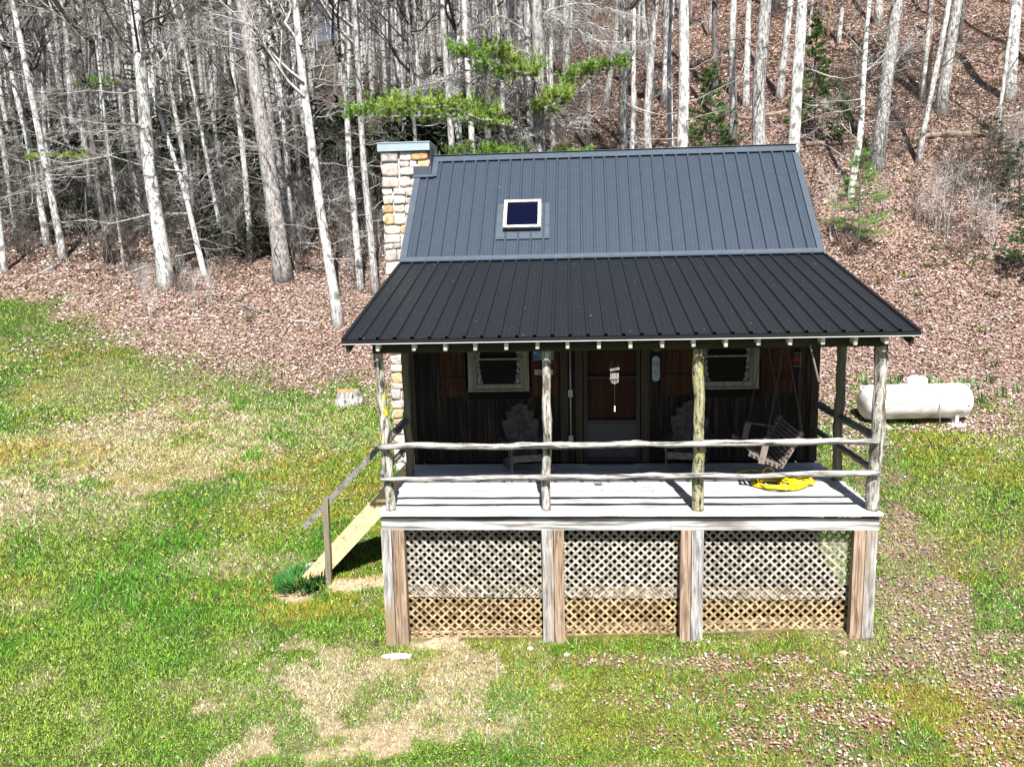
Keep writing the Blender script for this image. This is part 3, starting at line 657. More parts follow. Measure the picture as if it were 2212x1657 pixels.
# wind chime
wc = empty('wind_chime', (0, 0, 0), 'wind chime with pink wooden bar and metal tubes hanging in front of the door', 'wind chime')
y0 = -.03; q = lambda px, py: on_y(px, py, y0)
m = MB(); a, b = q(1317.5, 800), q(1338, 796); m.beam(a, b, .03, .03); m.build('bar', MT['pinkwood'], wc)
m = MB(); tp = q(1327, 757); tp[2] = 2.15; m.tube([a, tp, b], .002, 4); m.build('cord', MT['chain'], wc); m = MB(); cc = q(1327.5, 828); c2 = q(1328, 877); m.tube([cc, c2], .002, 4); m.build('cord', MT['chain'], wc)
m0 = MB()
for k in range(7):
    px = 1319.5+k*2.7; tl = 826+4*(1-abs(k-3)/3); t0, t1 = q(px, 806), q(px, tl); t0[1] += .012*(-1)**k; t1[1] = t0[1]
    m = MB(); m.tube([t0, t1], .0048, 8); m.build('tube', flat('silver_tube', (.62, .60, .60), .3, metal=.3) if k == 0 else bpy.data.materials['silver_tube'], wc)
m = MB(); m.beam(q(1317, 818), q(1336, 817), .05, .012); m.build('striker', MT['pinkwood'], wc)
m = MB(); m.beam(q(1328, 877), q(1328, 889), .016, .006, up=(0, 1, 0)); m.build('sail', flat('pale_sail', (.75, .68, .55)), wc)
# things on the wall
YS = YW-.045
def text(body, size, loc, mat, parent, name='lettering', align='CENTER'):
    cu = bpy.data.curves.new(name, 'FONT'); cu.body = body; cu.size = size; cu.align_x = align; cu.extrude = .0008; cu.space_line = .85
    t = bpy.data.objects.new(name, cu); C.objects.link(t); bpy.context.view_layer.update()
    me = bpy.data.meshes.new_from_object(t); C.objects.unlink(t); bpy.data.objects.remove(t)
    o = bpy.data.objects.new(name, me); C.objects.link(o); me.materials.clear(); me.materials.append(mat); o.rotation_euler = (math.pi/2, 0, 0); o.location = loc; o.parent = parent
    return o
ink = flat('dark_ink', (.02, .03, .06)); red = flat('red_lettering', (.55, .03, .02)); palebl = tex('pale_blue_sign', [(.3, (.22, .28, .34)), (.7, (.34, .40, .46))], ns=6, bump=0)
m = MB(); prof = []
for t in np.linspace(0, 2*math.pi, 28, endpoint=False):
    s_ = .145; prof.append((.062*math.cos(t), math.copysign(s_, math.sin(t)) + .062*math.sin(t)) if abs(math.sin(t)) > 1e-6 else (.062*math.cos(t), 0))
cx, cz = 1.055, 1.575; y1 = YS-.01; n = len(prof)
V = [(cx+p[0], y1, cz+p[1]) for p in prof]+[(cx+p[0], y1+.008, cz+p[1]) for p in prof]+[(cx, y1-.0005, cz)]
m.add(V, [[i, (i+1) % n, (i+1) % n+n, i+n] for i in range(n)]); m.t.append(np.array([[2*n, i, (i+1) % n] for i in range(n)]))
bs = m.build('bird_thermometer', palebl); tag(bs, 'tall pale oval plaque with bird drawings hanging right of the door', 'wall plaque')
text('Wild\nBirds', .052, (cx, y1-.003, cz+.09), ink, bs)
for (bx, bz, s) in ((-.02, -.03, .016), (.01, -.09, .014), (-.03, -.13, .012), (.022, -.155, .011), (-.005, -.06, .01)):
    m = MB(); m.tube([(cx+bx-s, y1-.004, cz+bz-s*.4), (cx+bx, y1-.006, cz+bz), (cx+bx+s*1.3, y1-.004, cz+bz+s*.7)], [.002, s*.42, .002], 6)
    m.build('bird_drawing', ink, bs)
m = MB(); m.tube([(cx+.03, y1-.003, cz-.13), (cx+.03, y1-.003, cz+.03)], .0025, 5); m.build('scale_tube', ink, bs)
m = MB(); az = 1.88
for s in (-1, 1):
    t = np.linspace(0, 1, 8); m.tube(np.stack([cx+s*(.015+.085*t**.6), YS-.03-.05*t, az+.16*t**1.4-.02*np.sin(t*3)], 1), .010*(1.1-t*.8), 7)
    m.tube([(cx+s*.07, YS-.06, az+.06), (cx+s*.045, YS-.09, az+.12)], [.007, .002], 6)
m.tube([(cx-.02, YS-.03, az), (cx+.02, YS-.03, az)], .016, 8)
o = m.build('deer_antlers', flat('bone', (.22, .16, .11)), smooth=True); tag(o, 'small pair of antlers mounted on the wall above the bird plaque', 'antlers')
m = MB(); m.box((3.06, YS-.006, 1.585), (3.355, YS, 1.80)); ps = m.build('property_sign', MT['black']); tag(ps, 'black sign with red lettering partly behind the far right shutter', 'sign')
text('PRIVATE\nPROPERTY', .062, (3.205, YS-.0072, 1.71), red, ps)
m = MB()
for r in ((3.06, 3.355, 1.585, 1.590), (3.06, 3.355, 1.795, 1.80), (3.35, 3.355, 1.590, 1.795)): m.box((r[0], YS-.0085, r[2]), (r[1], YS-.0062, r[3]))
m.build('border', flat('pale_border', (.35, .33, .3)), ps)
yy = YW-.0605
m = MB(); m.box((-.935, yy-.006, 1.74), (-.60, yy, 2.0)); pc = m.build('wall_picture', tex('blue_landscape_picture', [(.35, (.03, .10, .20)), (.5, (.06, .16, .28)), (.62, (.3, .34, .38))], (2, 2, 5), ns=3, bump=0)); tag(pc, 'small blue landscape picture pinned on the shutter right of the left window', 'picture')
m = MB(); m.box((-.92, yy-.006, 1.50), (-.615, yy, 1.585)); pl = m.build('name_plate', flat('pale_plate', (.30, .28, .25))); tag(pl, 'pale lettered plate below the blue picture on the shutter', 'plate')
text('BIRD', .085, (-.768, yy-.0075, 1.513), ink, pl)
a, b = on_y(1750, 745, -.02), on_y(1768.5, 824, -.02); m = MB(); m.tube([a, b], [.013, .013], 8); o = m.build('wooden_pole', MT['pinkwood']); tag(o, 'slanting pinkish brown pole hanging from the porch beam at the right', 'pole')
m = MB(); m.tube([b, b+(b-a)*.09], [.016, .013], 8); m.build('metal_tip', MT['chain'], o)
m = MB(); a = on_z(1270, 1004, 0); m.box((a[0], a[1], .004), (a[0]+.76, a[1]+.34, .018)); o = m.build('doormat', MT['black']); tag(o, 'black doormat on the porch floor in front of the door', 'doormat')
# ================================================================== TANK, STUMP, STONES
A = at(1857, 867, 16.8); B = at(2093, 867, 16.8); ax = B-A; L = np.linalg.norm(ax); rr = .365
tk = empty('propane_tank', (float((A[0]+B[0])/2), float((A[1]+B[1])/2), 0), 'long white gas tank with domed lid lying on the grass right of the cabin', 'gas tank', rz=math.atan2(ax[1], ax[0]))
zc = float((A[2]+B[2])/2); gz = zc-rr-.10
def tp_(m, n, mat, sm=True): return m.build(n, mat, tk, smooth=sm)
m = MB(); pr = [(.0, -L/2)]
for t in np.linspace(.08, 1, 9): pr.append((rr*math.sin(t*math.pi/2)**.8, -L/2+.20*(1-math.cos(t*math.pi/2))))
pr += [(rr, -L/2+.201), (rr, L/2-.201)]+[(p[0], -p[1]) for p in reversed(pr[:-1])][1:] if False else [(rr, 0)]+[(p[0], -p[1]) for p in reversed(pr)]
m.lathe(pr, (0, 0, zc), 'x', 40); tp_(m, 'tank_body', MT['tank'])
m = MB(); m.lathe([(.20, -.05), (.205, .09), (.19, .15), (.12, .19), (0, .20)], (.03, 0, zc+rr-.02), 'z', 28); tp_(m, 'dome_lid', MT['tank'])
for sx in (-L/2+.21, -.02, L/2-.21):
    m = MB(); t = np.linspace(0, 2*math.pi, 41); m.tube(np.stack([0*t+sx, (rr-.001)*np.cos(t), zc+(rr-.001)*np.sin(t)], 1), .004, 5, caps=False); tp_(m, 'weld_seam', MT['tank'])
m = MB(); m.tube([(.10, -.12, zc+rr+.02), (.32, -.30, zc+rr-.10), (.34, -.40, zc-.1), (.34, -.42, gz-.1)], .009, 7); tp_(m, 'gas_line', MT['grey_metal'])
m = MB(); m.box((-.52, -rr-.004+.018, zc-.02), (-.40, -rr+.02, zc+.05)); tp_(m, 'data_plate', MT['grey_metal'], False)
for s in (-1, 1):
    m = MB(); t = np.linspace(0, 2*math.pi, 13); m.tube(np.stack([s*(L/2-.06)+.055*np.cos(t), 0*t, zc+rr-.06+.05*np.sin(t)], 1), .016, 8, caps=False); tp_(m, 'lifting_lug', MT['tank'])
    m = MB(); m.box((s*.78-.035, -.26, gz-.10), (s*.78+.035, .26, zc-rr*.70)); tp_(m, 'foot', MT['tank'], False)
    m = MB(); m.box((s*.78-.15, -.36, gz-.14), (s*.78+.15, .30, gz+.015)); tp_(m, 'concrete_pad', MT['mortar'], False)
P = hit(752, 872); m = MB(); n = 20; a = np.arange(n)/n*2*math.pi; V = []
for (r_, z) in ((.40, -.15), (.36, .05), (.30, .2), (.28, .36), (.275, .37), (.01, .38)):
    k = 1+.12*np.sin(3*a+1)+.06*np.sin(7*a); V += [(P[0]+r_*k[i]*math.cos(a[i]), P[1]+r_*k[i]*math.sin(a[i]), P[2]+z+.02*math.cos(a[i]*2)) for i in range(n)]
V = np.array(V)+RNG.normal(0, .008, (len(V), 3)); m.add(V[:5*n], [[r*n+i, r*n+(i+1) % n, (r+1)*n+(i+1) % n, (r+1)*n+i] for r in range(3) for i in range(n)]); st = m.build('tree_stump', MT['bark_grey']); tag(st, 'low pale tree stump with a rusty brown top on the lawn', 'stump')
m = MB(); m.add(V[3*n:], [[r*n+i, r*n+(i+1) % n, (r+1)*n+(i+1) % n, (r+1)*n+i] for r in range(2) for i in range(n)]); m.build('cut_top', tex('mossy_cut_wood', [(.3, (.22, .12, .05)), (.7, (.42, .28, .12))], ns=7, bump=.6), st)
def rock(px, py, s, label, cat='stone', mat='stone', col=(.8, .78, .74), name='stone'):
    P = hit(px, py); m = MB(); n = 10; a = np.arange(n)/n*2*math.pi; V = []
    jr = 1+RNG.normal(0, .12, n)
    for (k, z) in ((1, -.3), (1.02, .3), (.8, .75), (.35, 1), (.01, 1.02)): V += [(P[0]+s[0]*k*jr[i]*math.cos(a[i]), P[1]+s[1]*k*jr[i]*math.sin(a[i]), P[2]+s[2]*z*random.uniform(.9, 1.1)) for i in range(n)]
    m.add(V, [[r*n+i, r*n+(i+1) % n, (r+1)*n+(i+1) % n, (r+1)*n+i] for r in range(4) for i in range(n)], col); o = m.build(name, MT[mat]); return tag(o, label, cat)
rock(860, 1419, (.20, .06, .05), 'flat chalk white stone in the dirt in front of the left corner post')
rock(1822, 1414, (.07, .05, .05), 'small tan block lying in the leaves by the right corner', col=(.6, .45, .28))
rock(1145, 1404, (.05, .05, .05), 'small round pale stone in front of the middle supports', col=(.8, .78, .7))
rock(672, 1226, (.12, .10, .08), 'grey stone at the foot of the steps', col=(.5, .5, .52))
rock(1225, 1415, (.05, .04, .03), 'tiny whitish stone in the grass in front of the lattice', col=(.85, .82, .76))
# ================================================================== GROUND
BX = [-60, -40, -22, -19.2, -16.3, -13.65, -11.7, -9.8, -7.9, -6.7, -5.7, -3, 0, 3.6, 5.3, 8, 9.5, 14, 40]
BY = [22, 20, 18.3, 17.6, 15.9, 14.4, 13.5, 12.7, 11.9, 11.5, 11.3, 10.6, 9, 7.6, 7.3, 7.5, 7.2, 6.5, 6]
BL = []
def blob(k, px, py, rx, ry, s=1.):
    P = hit(px, py); BL.append((k, P[0], P[1], rx, ry, s))
for a in [('dirt', 780, 1590, 1.1, .45, 1.1), ('dirt', 640, 1500, .5, .35, .8), ('straw', 800, 1510, 2.3, 1.1, 1.7), ('straw', 960, 1470, 1.0, .5, 1.), ('straw', 720, 1560, .9, .5, 1.5), ('straw', 950, 1560, 1.3, .45, 1.), ('straw', 730, 1440, .7, .4, .9), ('straw', 1080, 1560, .9, .5, .7), ('dirt', 700, 1620, .7, .25, .8),
          ('straw', 740, 1415, .5, .25, 1.), ('dirt', 930, 1395, .5, .16, .9), ('dirt', 780, 1262, .6, .22, .6), ('dirt', 640, 1285, .35, .25, .7), ('dirt', 1865, 1395, .3, .14, 1.),
          ('straw', 150, 980, 4.0, 2.2, .42), ('straw', 420, 930, 3., 1.8, .4), ('straw', 60, 1100, 2.5, 1.2, .4), ('straw', 650, 900, 2.0, 1.5, .15), ('straw', 500, 1220, 1.2, .5, .5), ('straw', 300, 840, 4, 1.6, .25),
          ('moss', 40, 990, 1.8, 1.0, .7), ('moss', 700, 1010, 1.8, 1.2, .55), ('moss', 790, 1130, 1.4, .8, .6), ('moss', 560, 1110, 1.2, .6, .5), ('moss', 760, 1310, .9, .4, .75), ('moss', 640, 1330, .6, .3, .5), ('moss', 1120, 1300, .3, .2, .3),
          ('moss', 1990, 1500, .6, .35, .75), ('moss', 2110, 1580, .55, .3, .7), ('moss', 1880, 1560, .6, .25, .5), ('moss', 2010, 950, .9, .5, .55), ('moss', 2140, 1010, 1.2, .5, .5), ('moss', 1800, 1000, .5, .5, .5), ('moss', 2150, 1640, .6, .25, .6), ('moss', 1930, 1640, .4, .2, .5),
          ('leaf', 1940, 1180, .7, 1.3, .95), ('leaf', 1990, 1300, .8, .8, .95), ('leaf', 2070, 1390, .9, .45, .85), ('leaf', 2180, 1470, .8, .4, .75), ('leaf', 1600, 1435, 1.8, .17, .9), ('leaf', 1250, 1430, 1.2, .15, .75), ('leaf', 1930, 1440, .8, .2, .85), ('leaf', 1480, 1510, 1.2, .4, .4), ('leaf', 1790, 1540, .8, .3, .6), ('leaf', 2180, 1600, .5, .4, .5), ('leaf', 1700, 1600, 1.5, .5, .35), ('leaf', 1850, 960, .5, 2.4, .75), ('leaf', 2100, 930, 1.5, .3, .5), ('leaf', 2190, 1200, .8, .8, .4), ('leaf', 1720, 1480, .7, .35, .6),
          ('leaf', 560, 790, 3, 1.0, .5), ('leaf', 150, 740, 2, 1., .3), ('leaf', 330, 900, 3, 1.2, .22), ('leaf', 750, 960, 1.5, .8, .3),
          ('green', 450, 1180, 2.6, 1.3, .8), ('green', 200, 1400, 2.6, 1.0, .8), ('green', 600, 1430, 1.2, .7, .8), ('green', 760, 1360, .9, .4, .9), ('green', 620, 930, .8, .5, .7), ('green', 640, 860, .6, .6, .5), ('green', 1060, 1500, .35, .16, 1.), ('green', 1390, 1490, .3, .12, .9), ('green', 1000, 1625, 1., .2, .9), ('green', 880, 1500, .16, .1, .8), ('green', 2080, 990, 1.2, .4, .6), ('green', 2120, 1120, .9, .6, .6), ('green', 1340, 1640, .8, .2, .7), ('green', 300, 1560, 2., .5, .7), ('green', 1280, 1400, 1.4, .12, .6), ('green', 1700, 1395, 1.0, .1, .8)]: blob(*a)
def weights(x, y):
    n1 = fbm(x, y, 1.6, 20, 4); n2 = fbm(x, y, .5, 30, 3); n3 = fbm(x, y, 4, 40, 3)
    yb = np.interp(x, BX, BY); L = sstep(-1.9, 1.2, y-yb+(n1-.5)*3.4+(n2-.5)*1.5)
    W = {'leaf': L, 'straw': .13+.9*sstep(.50, .68, n2*.6+n1*.4)*.45, 'moss': .42*sstep(.56, .68, fbm(x, y, 1.9, 60, 3)), 'dirt': .0*n1, 'green': .85+0*n1}
    right = sstep(-.5, 2.5, x)*(1-L)
    W['leaf'] = np.maximum(W['leaf'], right*(.10+.3*sstep(.5, .62, fbm(x, y, .9, 70, 3))))
    for (k, bx, by, rx, ry, s) in BL:
        I = np.nonzero((np.abs(x-bx) < 2*rx) & (np.abs(y-by) < 2*ry))[0]
        if not len(I): continue
        q = ((x[I]-bx)/rx)**2+((y[I]-by)/ry)**2+(n1[I]-.5)*3.0+(n2[I]-.5)*3.4
        W[k] = np.array(W[k]); W[k][I] += s*(1-sstep(.35, 1.25, q))*(1.6 if k in ('dirt', 'straw') else (.9 if k == 'leaf' else 1.2))
    W['green'] = W['green']*(1-np.clip(W['dirt'], 0, .97))*(1-.75*np.clip(W['straw']-.3, 0, 1))*(1-.35*np.clip(W['leaf'], 0, 1)-.65*L)
    W['straw'] = W['straw']*(1-.9*np.clip(W['leaf'], 0, 1)); W['moss'] = W['moss']*(1-.9*L); W['dirt'] = W['dirt']*(1-.5*L)
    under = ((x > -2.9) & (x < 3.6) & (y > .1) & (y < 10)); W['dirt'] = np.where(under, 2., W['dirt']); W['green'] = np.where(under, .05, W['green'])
    return W
KC = {'leaf': (.25, .175, .145), 'straw': (.26, .21, .12), 'moss': (.22, .15, .03), 'dirt': (.46, .35, .24), 'green': (.045, .065, .018)}
def axis_pts(segs):
    out = []
    for (a, b, s) in segs: out += list(np.arange(a, b, s))
    return np.array(out+[segs[-1][1]], float)
gx = axis_pts([(-500, -120, 20), (-120, -40, 3), (-40, -14, .5), (-14, 12, .1), (12, 40, .5), (40, 120, 3), (120, 500, 20)]); gy = axis_pts([(-60, -7, 4), (-7, 9, .1), (9, 22, .16), (22, 60, .5), (60, 160, 2.5), (160, 700, 18)])
XX, YY = np.meshgrid(gx, gy); ZZ = H(XX, YY); n = len(gx)
W = weights(XX.ravel(), YY.ravel()); tot = sum(W.values())[:, None]
col = sum(W[k][:, None]**1.5*np.array(KC[k]) for k in KC)/sum(W[k][:, None]**1.5 for k in KC)
col = col*(.75+.5*fbm(XX.ravel(), YY.ravel(), .35, 80, 3))[:, None]
xf, yf = XX.ravel(), YY.ravel(); uf = ((xf > -2.9) & (xf < 3.6) & (yf > .3) & (yf < 10)); col[uf] *= .14  # shade below deck and cabin put into the ground colour
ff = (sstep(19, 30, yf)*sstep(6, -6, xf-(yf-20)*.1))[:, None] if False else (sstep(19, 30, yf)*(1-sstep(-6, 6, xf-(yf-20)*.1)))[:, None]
col = col*(1-ff)+np.array([.06, .046, .038])*(.4+1.2*fbm(xf, yf, 1.2, 81, 3))[:, None]*ff  # far left wood: woodland shade painted into the leaf floor colour
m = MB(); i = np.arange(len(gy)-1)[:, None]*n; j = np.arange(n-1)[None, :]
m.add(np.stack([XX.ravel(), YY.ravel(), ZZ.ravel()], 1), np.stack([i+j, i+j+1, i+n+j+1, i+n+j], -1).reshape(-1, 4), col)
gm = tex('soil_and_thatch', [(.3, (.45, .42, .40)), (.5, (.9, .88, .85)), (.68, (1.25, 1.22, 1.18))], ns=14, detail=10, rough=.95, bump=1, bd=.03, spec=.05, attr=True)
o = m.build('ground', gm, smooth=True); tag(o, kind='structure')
# scatter ------------------------------------------------------------
def sample(N, x0, x1, y0, y1, dref, power=2.):
    """positions with a density falling as (dref/d)^power"""
    out = []; tot = 0
    while tot < N:
        x = RNG.uniform(x0, x1, N); y = y0+(y1-y0)*RNG.random(N)**1.6; d = np.hypot(x-CAM[0], y-CAM[1])
        wgt = ((y-y0)/(y1-y0)+1e-3)**(1-1/1.6)*np.minimum(1, (dref/d)**power)
        v = np.abs(x-CAM[0]-(y-CAM[1])*-.07) < (y-CAM[1])*.80+2.5
        k = (RNG.random(N) < wgt) & v; out.append(np.stack([x[k], y[k]], 1)); tot += k.sum()
    return np.vstack(out)[:N]
def in_house(x, y, pad=0): return (x > -2.95-pad) & (x < 3.6+pad) & (y > .02-pad) & (y < 9.9+pad)
P = sample(900000, -27, 16, -4.2, 19.5, 8.5, 2.0); x, y = P.T
W = weights(x, y); dens = np.clip(W['green']*1.1+W['straw']*.55+W['dirt']*.10, 0, 1)*(1-.3*np.clip(W['leaf'], 0, 1)**1.5)
k = (RNG.random(len(x)) < dens) & ~(in_house(x, y) & (RNG.random(len(x)) > .04)); x, y = x[k], y[k]; W = {q: v[k] for q, v in W.items()}
n = len(x); z = H(x, y); d = np.hypot(x-CAM[0], y-CAM[1]); sc = np.clip(d/9.5, .9, 2.2)
st = W['straw']+.5*W['dirt']; gr = W['green']; r = RNG.random(n)*(st+gr+.6*W['moss'])
isst = r < st*.95; ismo = (~isst) & (r > st*.95+gr)
rich = np.clip(fbm(x, y, 1.5, 90, 4)*2.8-1.0+.2*(x < -2), 0, 1)
c = np.empty((n, 3)); u = RNG.random(n)[:, None]
ga = np.array([.19, .33, .04])*(1-u)+np.array([.34, .46, .07])*u; gb = np.array([.045, .20, .015])*(1-u)+np.array([.14, .36, .03])*u
c[:] = ga*(1-rich[:, None])+gb*rich[:, None]
c[isst] = (np.array([.50, .44, .27])*(1-u)+np.array([.66, .60, .42])*u)[isst]; c[ismo] = (np.array([.42, .28, .03])*(1-u)+np.array([.46, .36, .06])*u)[ismo]
c *= RNG.uniform(.35, 1.4, n)[:, None]
tuft = vnoise(x, y, .16, 55)
hgt = RNG.uniform(.02, .055, n)*sc**.6*(.6+.9*tuft)*(1+.5*rich); hgt[isst] *= .75; wid = RNG.uniform(.0035, .0075, n)*sc
a = RNG.uniform(0, 2*math.pi, n); la = RNG.uniform(0, 2*math.pi, n); ll = RNG.uniform(.2, 1.1, n)*hgt; ll[isst] *= 1.4
B = np.stack([x, y, z-.008], 1); dx = np.stack([np.cos(a)*wid, np.sin(a)*wid, 0*a], 1); top = B+np.stack([np.cos(la)*ll, np.sin(la)*ll, hgt], 1)
V = np.stack([B-dx, B+dx, top], 1).reshape(-1, 3); m = MB(); m.add(V, np.arange(3*n).reshape(-1, 3), np.repeat(c, 3, 0))
# low broad leaves (clover, violets, dandelion rosettes) lying nearly flat between the blades
P = sample(430000, -27, 16, -4.2, 19.5, 8.5, 2.0); x, y = P.T; W = weights(x, y); k = (RNG.random(len(x)) < np.clip(W['green'], 0, 1)*(1-np.clip(W['leaf'], 0, 1))*(.25+1.3*sstep(.42, .62, fbm(x, y, .45, 15, 3)))) & ~in_house(x, y); x, y = x[k], y[k]; n = len(x)
z = H(x, y)+RNG.uniform(.01, .045, n); s = RNG.uniform(.005, .0125, n)*np.clip(np.hypot(x-CAM[0], y-CAM[1])/9.5, .9, 2.2); a = RNG.uniform(0, 6.3, n); c0 = np.stack([x, y, z], 1)
ux = np.stack([np.cos(a), np.sin(a), RNG.normal(0, .45, n)], 1)*s[:, None]; uy = np.stack([-np.sin(a), np.cos(a), RNG.normal(0, .45, n)], 1)*s[:, None]*.6
c = (np.array([.09, .25, .02])+np.array([.26, .20, .04])*RNG.random(n)[:, None])*RNG.uniform(.4, 1.25, n)[:, None]; c[RNG.random(n) < .004] = (.75, .55, .02)
m.add(np.stack([c0-ux, c0-uy, c0+ux, c0+uy], 1).reshape(-1, 3), np.arange(4*n).reshape(-1, 4), np.repeat(c, 4, 0))
o = m.build('grass', MT['blade']); tag(o, 'short spring grass, bright green mixed with dry straw and moss', 'grass', kind='stuff')
# leaves
def leaves(N, box, dref, power, dens_f, s0, s1, name, label, flatz=.25, pal=None):
    P = sample(N, *box, dref, power); x, y = P.T; k = (RNG.random(N) < dens_f(x, y)) & ~in_house(x, y); x, y = x[k], y[k]; n = len(x); z = H(x, y); d = np.hypot(x-CAM[0], y-CAM[1])
    s = RNG.uniform(s0, s1, n)*np.clip(d/16, .85, 2.6); a = RNG.uniform(0, 2*math.pi, n)
    ux = np.stack([np.cos(a), np.sin(a), RNG.normal(0, flatz, n)], 1); uy = np.stack([-np.sin(a), np.cos(a), RNG.normal(0, flatz, n)], 1)
    c0 = np.stack([x, y, z+.012+RNG.uniform(0, .03, n)], 1); up = np.array([0, 0, 1.])
    V = np.stack([c0-ux*s[:, None]*.5, c0-uy*s[:, None]*.30+up*(s*RNG.uniform(-.1, .3, n))[:, None], c0+ux*s[:, None]*.5, c0+uy*s[:, None]*.30+up*(s*RNG.uniform(-.1, .3, n))[:, None]], 1).reshape(-1, 3)
    i = np.arange(n)[:, None]*4; T = np.concatenate([i+np.array([[0, 1, 2]]), i+np.array([[0, 2, 3]])])
    pal = np.array(pal); c = pal[RNG.integers(0, len(pal), n)]*RNG.uniform(.65, 1.2, n)[:, None]*(.8+.4*fbm(x, y, 1.5, 44, 3))[:, None]
    m = MB(); m.add(V, T, np.repeat(c, 4, 0)); o = m.build(name, MT['leaf']); tag(o, label, 'fallen leaves', kind='stuff')
pal1 = [(.48, .36, .27), (.54, .42, .33), (.50, .38, .33), (.62, .50, .44), (.42, .30, .25), (.34, .22, .17), (.52, .40, .35), (.62, .51, .46), (.15, .09, .07), (.76, .69, .65), (.50, .37, .33), (.36, .23, .16), (.58, .46, .41), (.20, .12, .09), (.70, .60, .55)]
leaves(520000, (-45, 45, 5, 75), 17, 1.7, lambda x, y: np.clip(weights(x, y)['leaf'], 0, 1)*.95*(1-.75*sstep(22, 34, y)*(1-sstep(-6, 6, x-(y-20)*.1))), .035, .072, 'leaf_litter', 'dense pinkish brown dead leaves covering the wooded slope', pal=pal1)
pal2 = [(.44, .30, .26), (.60, .48, .44), (.34, .18, .15), (.24, .12, .10), (.60, .52, .48), (.36, .21, .18), (.28, .14, .12), (.50, .33, .22)]
leaves(210000, (-26, 16, -4.2, 14), 9, 1.8, lambda x, y: np.clip(weights(x, y)['leaf'], 0, 1)**1.3*.95+.012+.16*(x < -4)*(y > 3)*(.3+1.4*sstep(.4, .6, fbm(x, y, 1.3, 12, 3))), .028, .068, 'lawn_leaves', 'scattered curled dead leaves lying on the lawn', pal=pal2)
# ================================================================== TREES
def wob(P0, P1, n, amp, up=0.):
    t = np.linspace(0, 1, n)[:, None]; L = np.linalg.norm(P1-P0); Q = P0+(P1-P0)*t
    k = np.linspace(0, 1, 5); off = np.stack([np.interp(t[:, 0], k, np.r_[0, RNG.normal(0, amp*L, 3), 0]) for _ in range(3)], 1)
    Q = Q+off; Q[:, 2] += up*L*(t[:, 0]**2); return Q
def grow(m, P0, D, L, r, lev, up=.1, spread=.7, kids=(7, 5, 4), minr=.004, side=4, droop=0.):
    D = D/np.linalg.norm(D); n = 6 if lev == 0 else (5 if lev == 1 else 3); Q = wob(P0, P0+D*L, n, .05, up-droop)
    m.tube(Q, np.linspace(r, max(r*.3, minr*.6), n), side if lev == 0 else 3, caps=False)
    if lev >= len(kids): return
    for k in range(kids[lev]):
        t = random.uniform(.22, .98); p = Q[min(int(t*(n-1)), n-2)]*(1-(t*(n-1))%1)+Q[min(int(t*(n-1))+1, n-1)]*((t*(n-1))%1)
        rv = RNG.normal(0, 1, 3); rv -= D*(rv@D); rv /= np.linalg.norm(rv); d2 = D*(1-.35*spread)+rv*spread
        grow(m, p, d2, L*random.uniform(.35, .6)*(1.15-.5*t), max(r*random.uniform(.35, .5)*(1-.4*t), minr), lev+1, up, spread, kids, minr, side, droop)
crowns = []
def crown_proto(k):
    m = MB()
    for i in range(9):
        a = random.uniform(0, 2*math.pi); z = random.uniform(-1, 7); D = np.array([math.cos(a), math.sin(a), random.uniform(.5, 1.6)])
        grow(m, np.array([0, 0, z]), D, random.uniform(2.5, 4.5)*(1-z*.05), .055, 0, .12, .75, (7, 5, 3), .005)
    o = m.build('branches', MT['twig'] if k == 0 else MT['twig_dark']); me = o.data; C.objects.unlink(o); bpy.data.objects.remove(o); return me
crowns = [crown_proto(k) for k in range(5)]
def lowbr_proto(k):      # thin dead side limbs along the lower trunk
    m = MB()
    for i in range(16):
        a = random.uniform(0, 2*math.pi); z = random.uniform(1.2, 9); D = np.array([math.cos(a), math.sin(a), random.uniform(-.15, .45)])
        grow(m, np.array([0, 0, z]), D, random.uniform(.7, 2.6), .018, 0, .03, .7, (6, 4), .004)
    o = m.build('low_branches', MT['twig'] if k < 2 else MT['twig_dark']); me = o.data; C.objects.unlink(o); bpy.data.objects.remove(o); return me
lows = [lowbr_proto(k) for k in range(4)]
def child(me, name, par, loc=(0, 0, 0), rz=0, sc=1.):
    o = bpy.data.objects.new(name, me); C.objects.link(o); o.parent = par; o.location = loc; o.rotation_euler = (0, 0, rz); o.scale = (sc, sc, sc); return o
def trunk_mesh(D, h, r, mat, n=22, sides=12, wobble=.006, rough=.03, flare=.45):
    Q = wob(np.zeros(3), D*h, n, wobble); Q[0, 2] -= .4; t = np.linspace(0, 1, n); z = t*h
    rr = r*(1-.62*t)*(1+flare*np.exp(-z/.35)); m = MB(); m.tube(Q, rr, sides, rough=rough); return m, Q
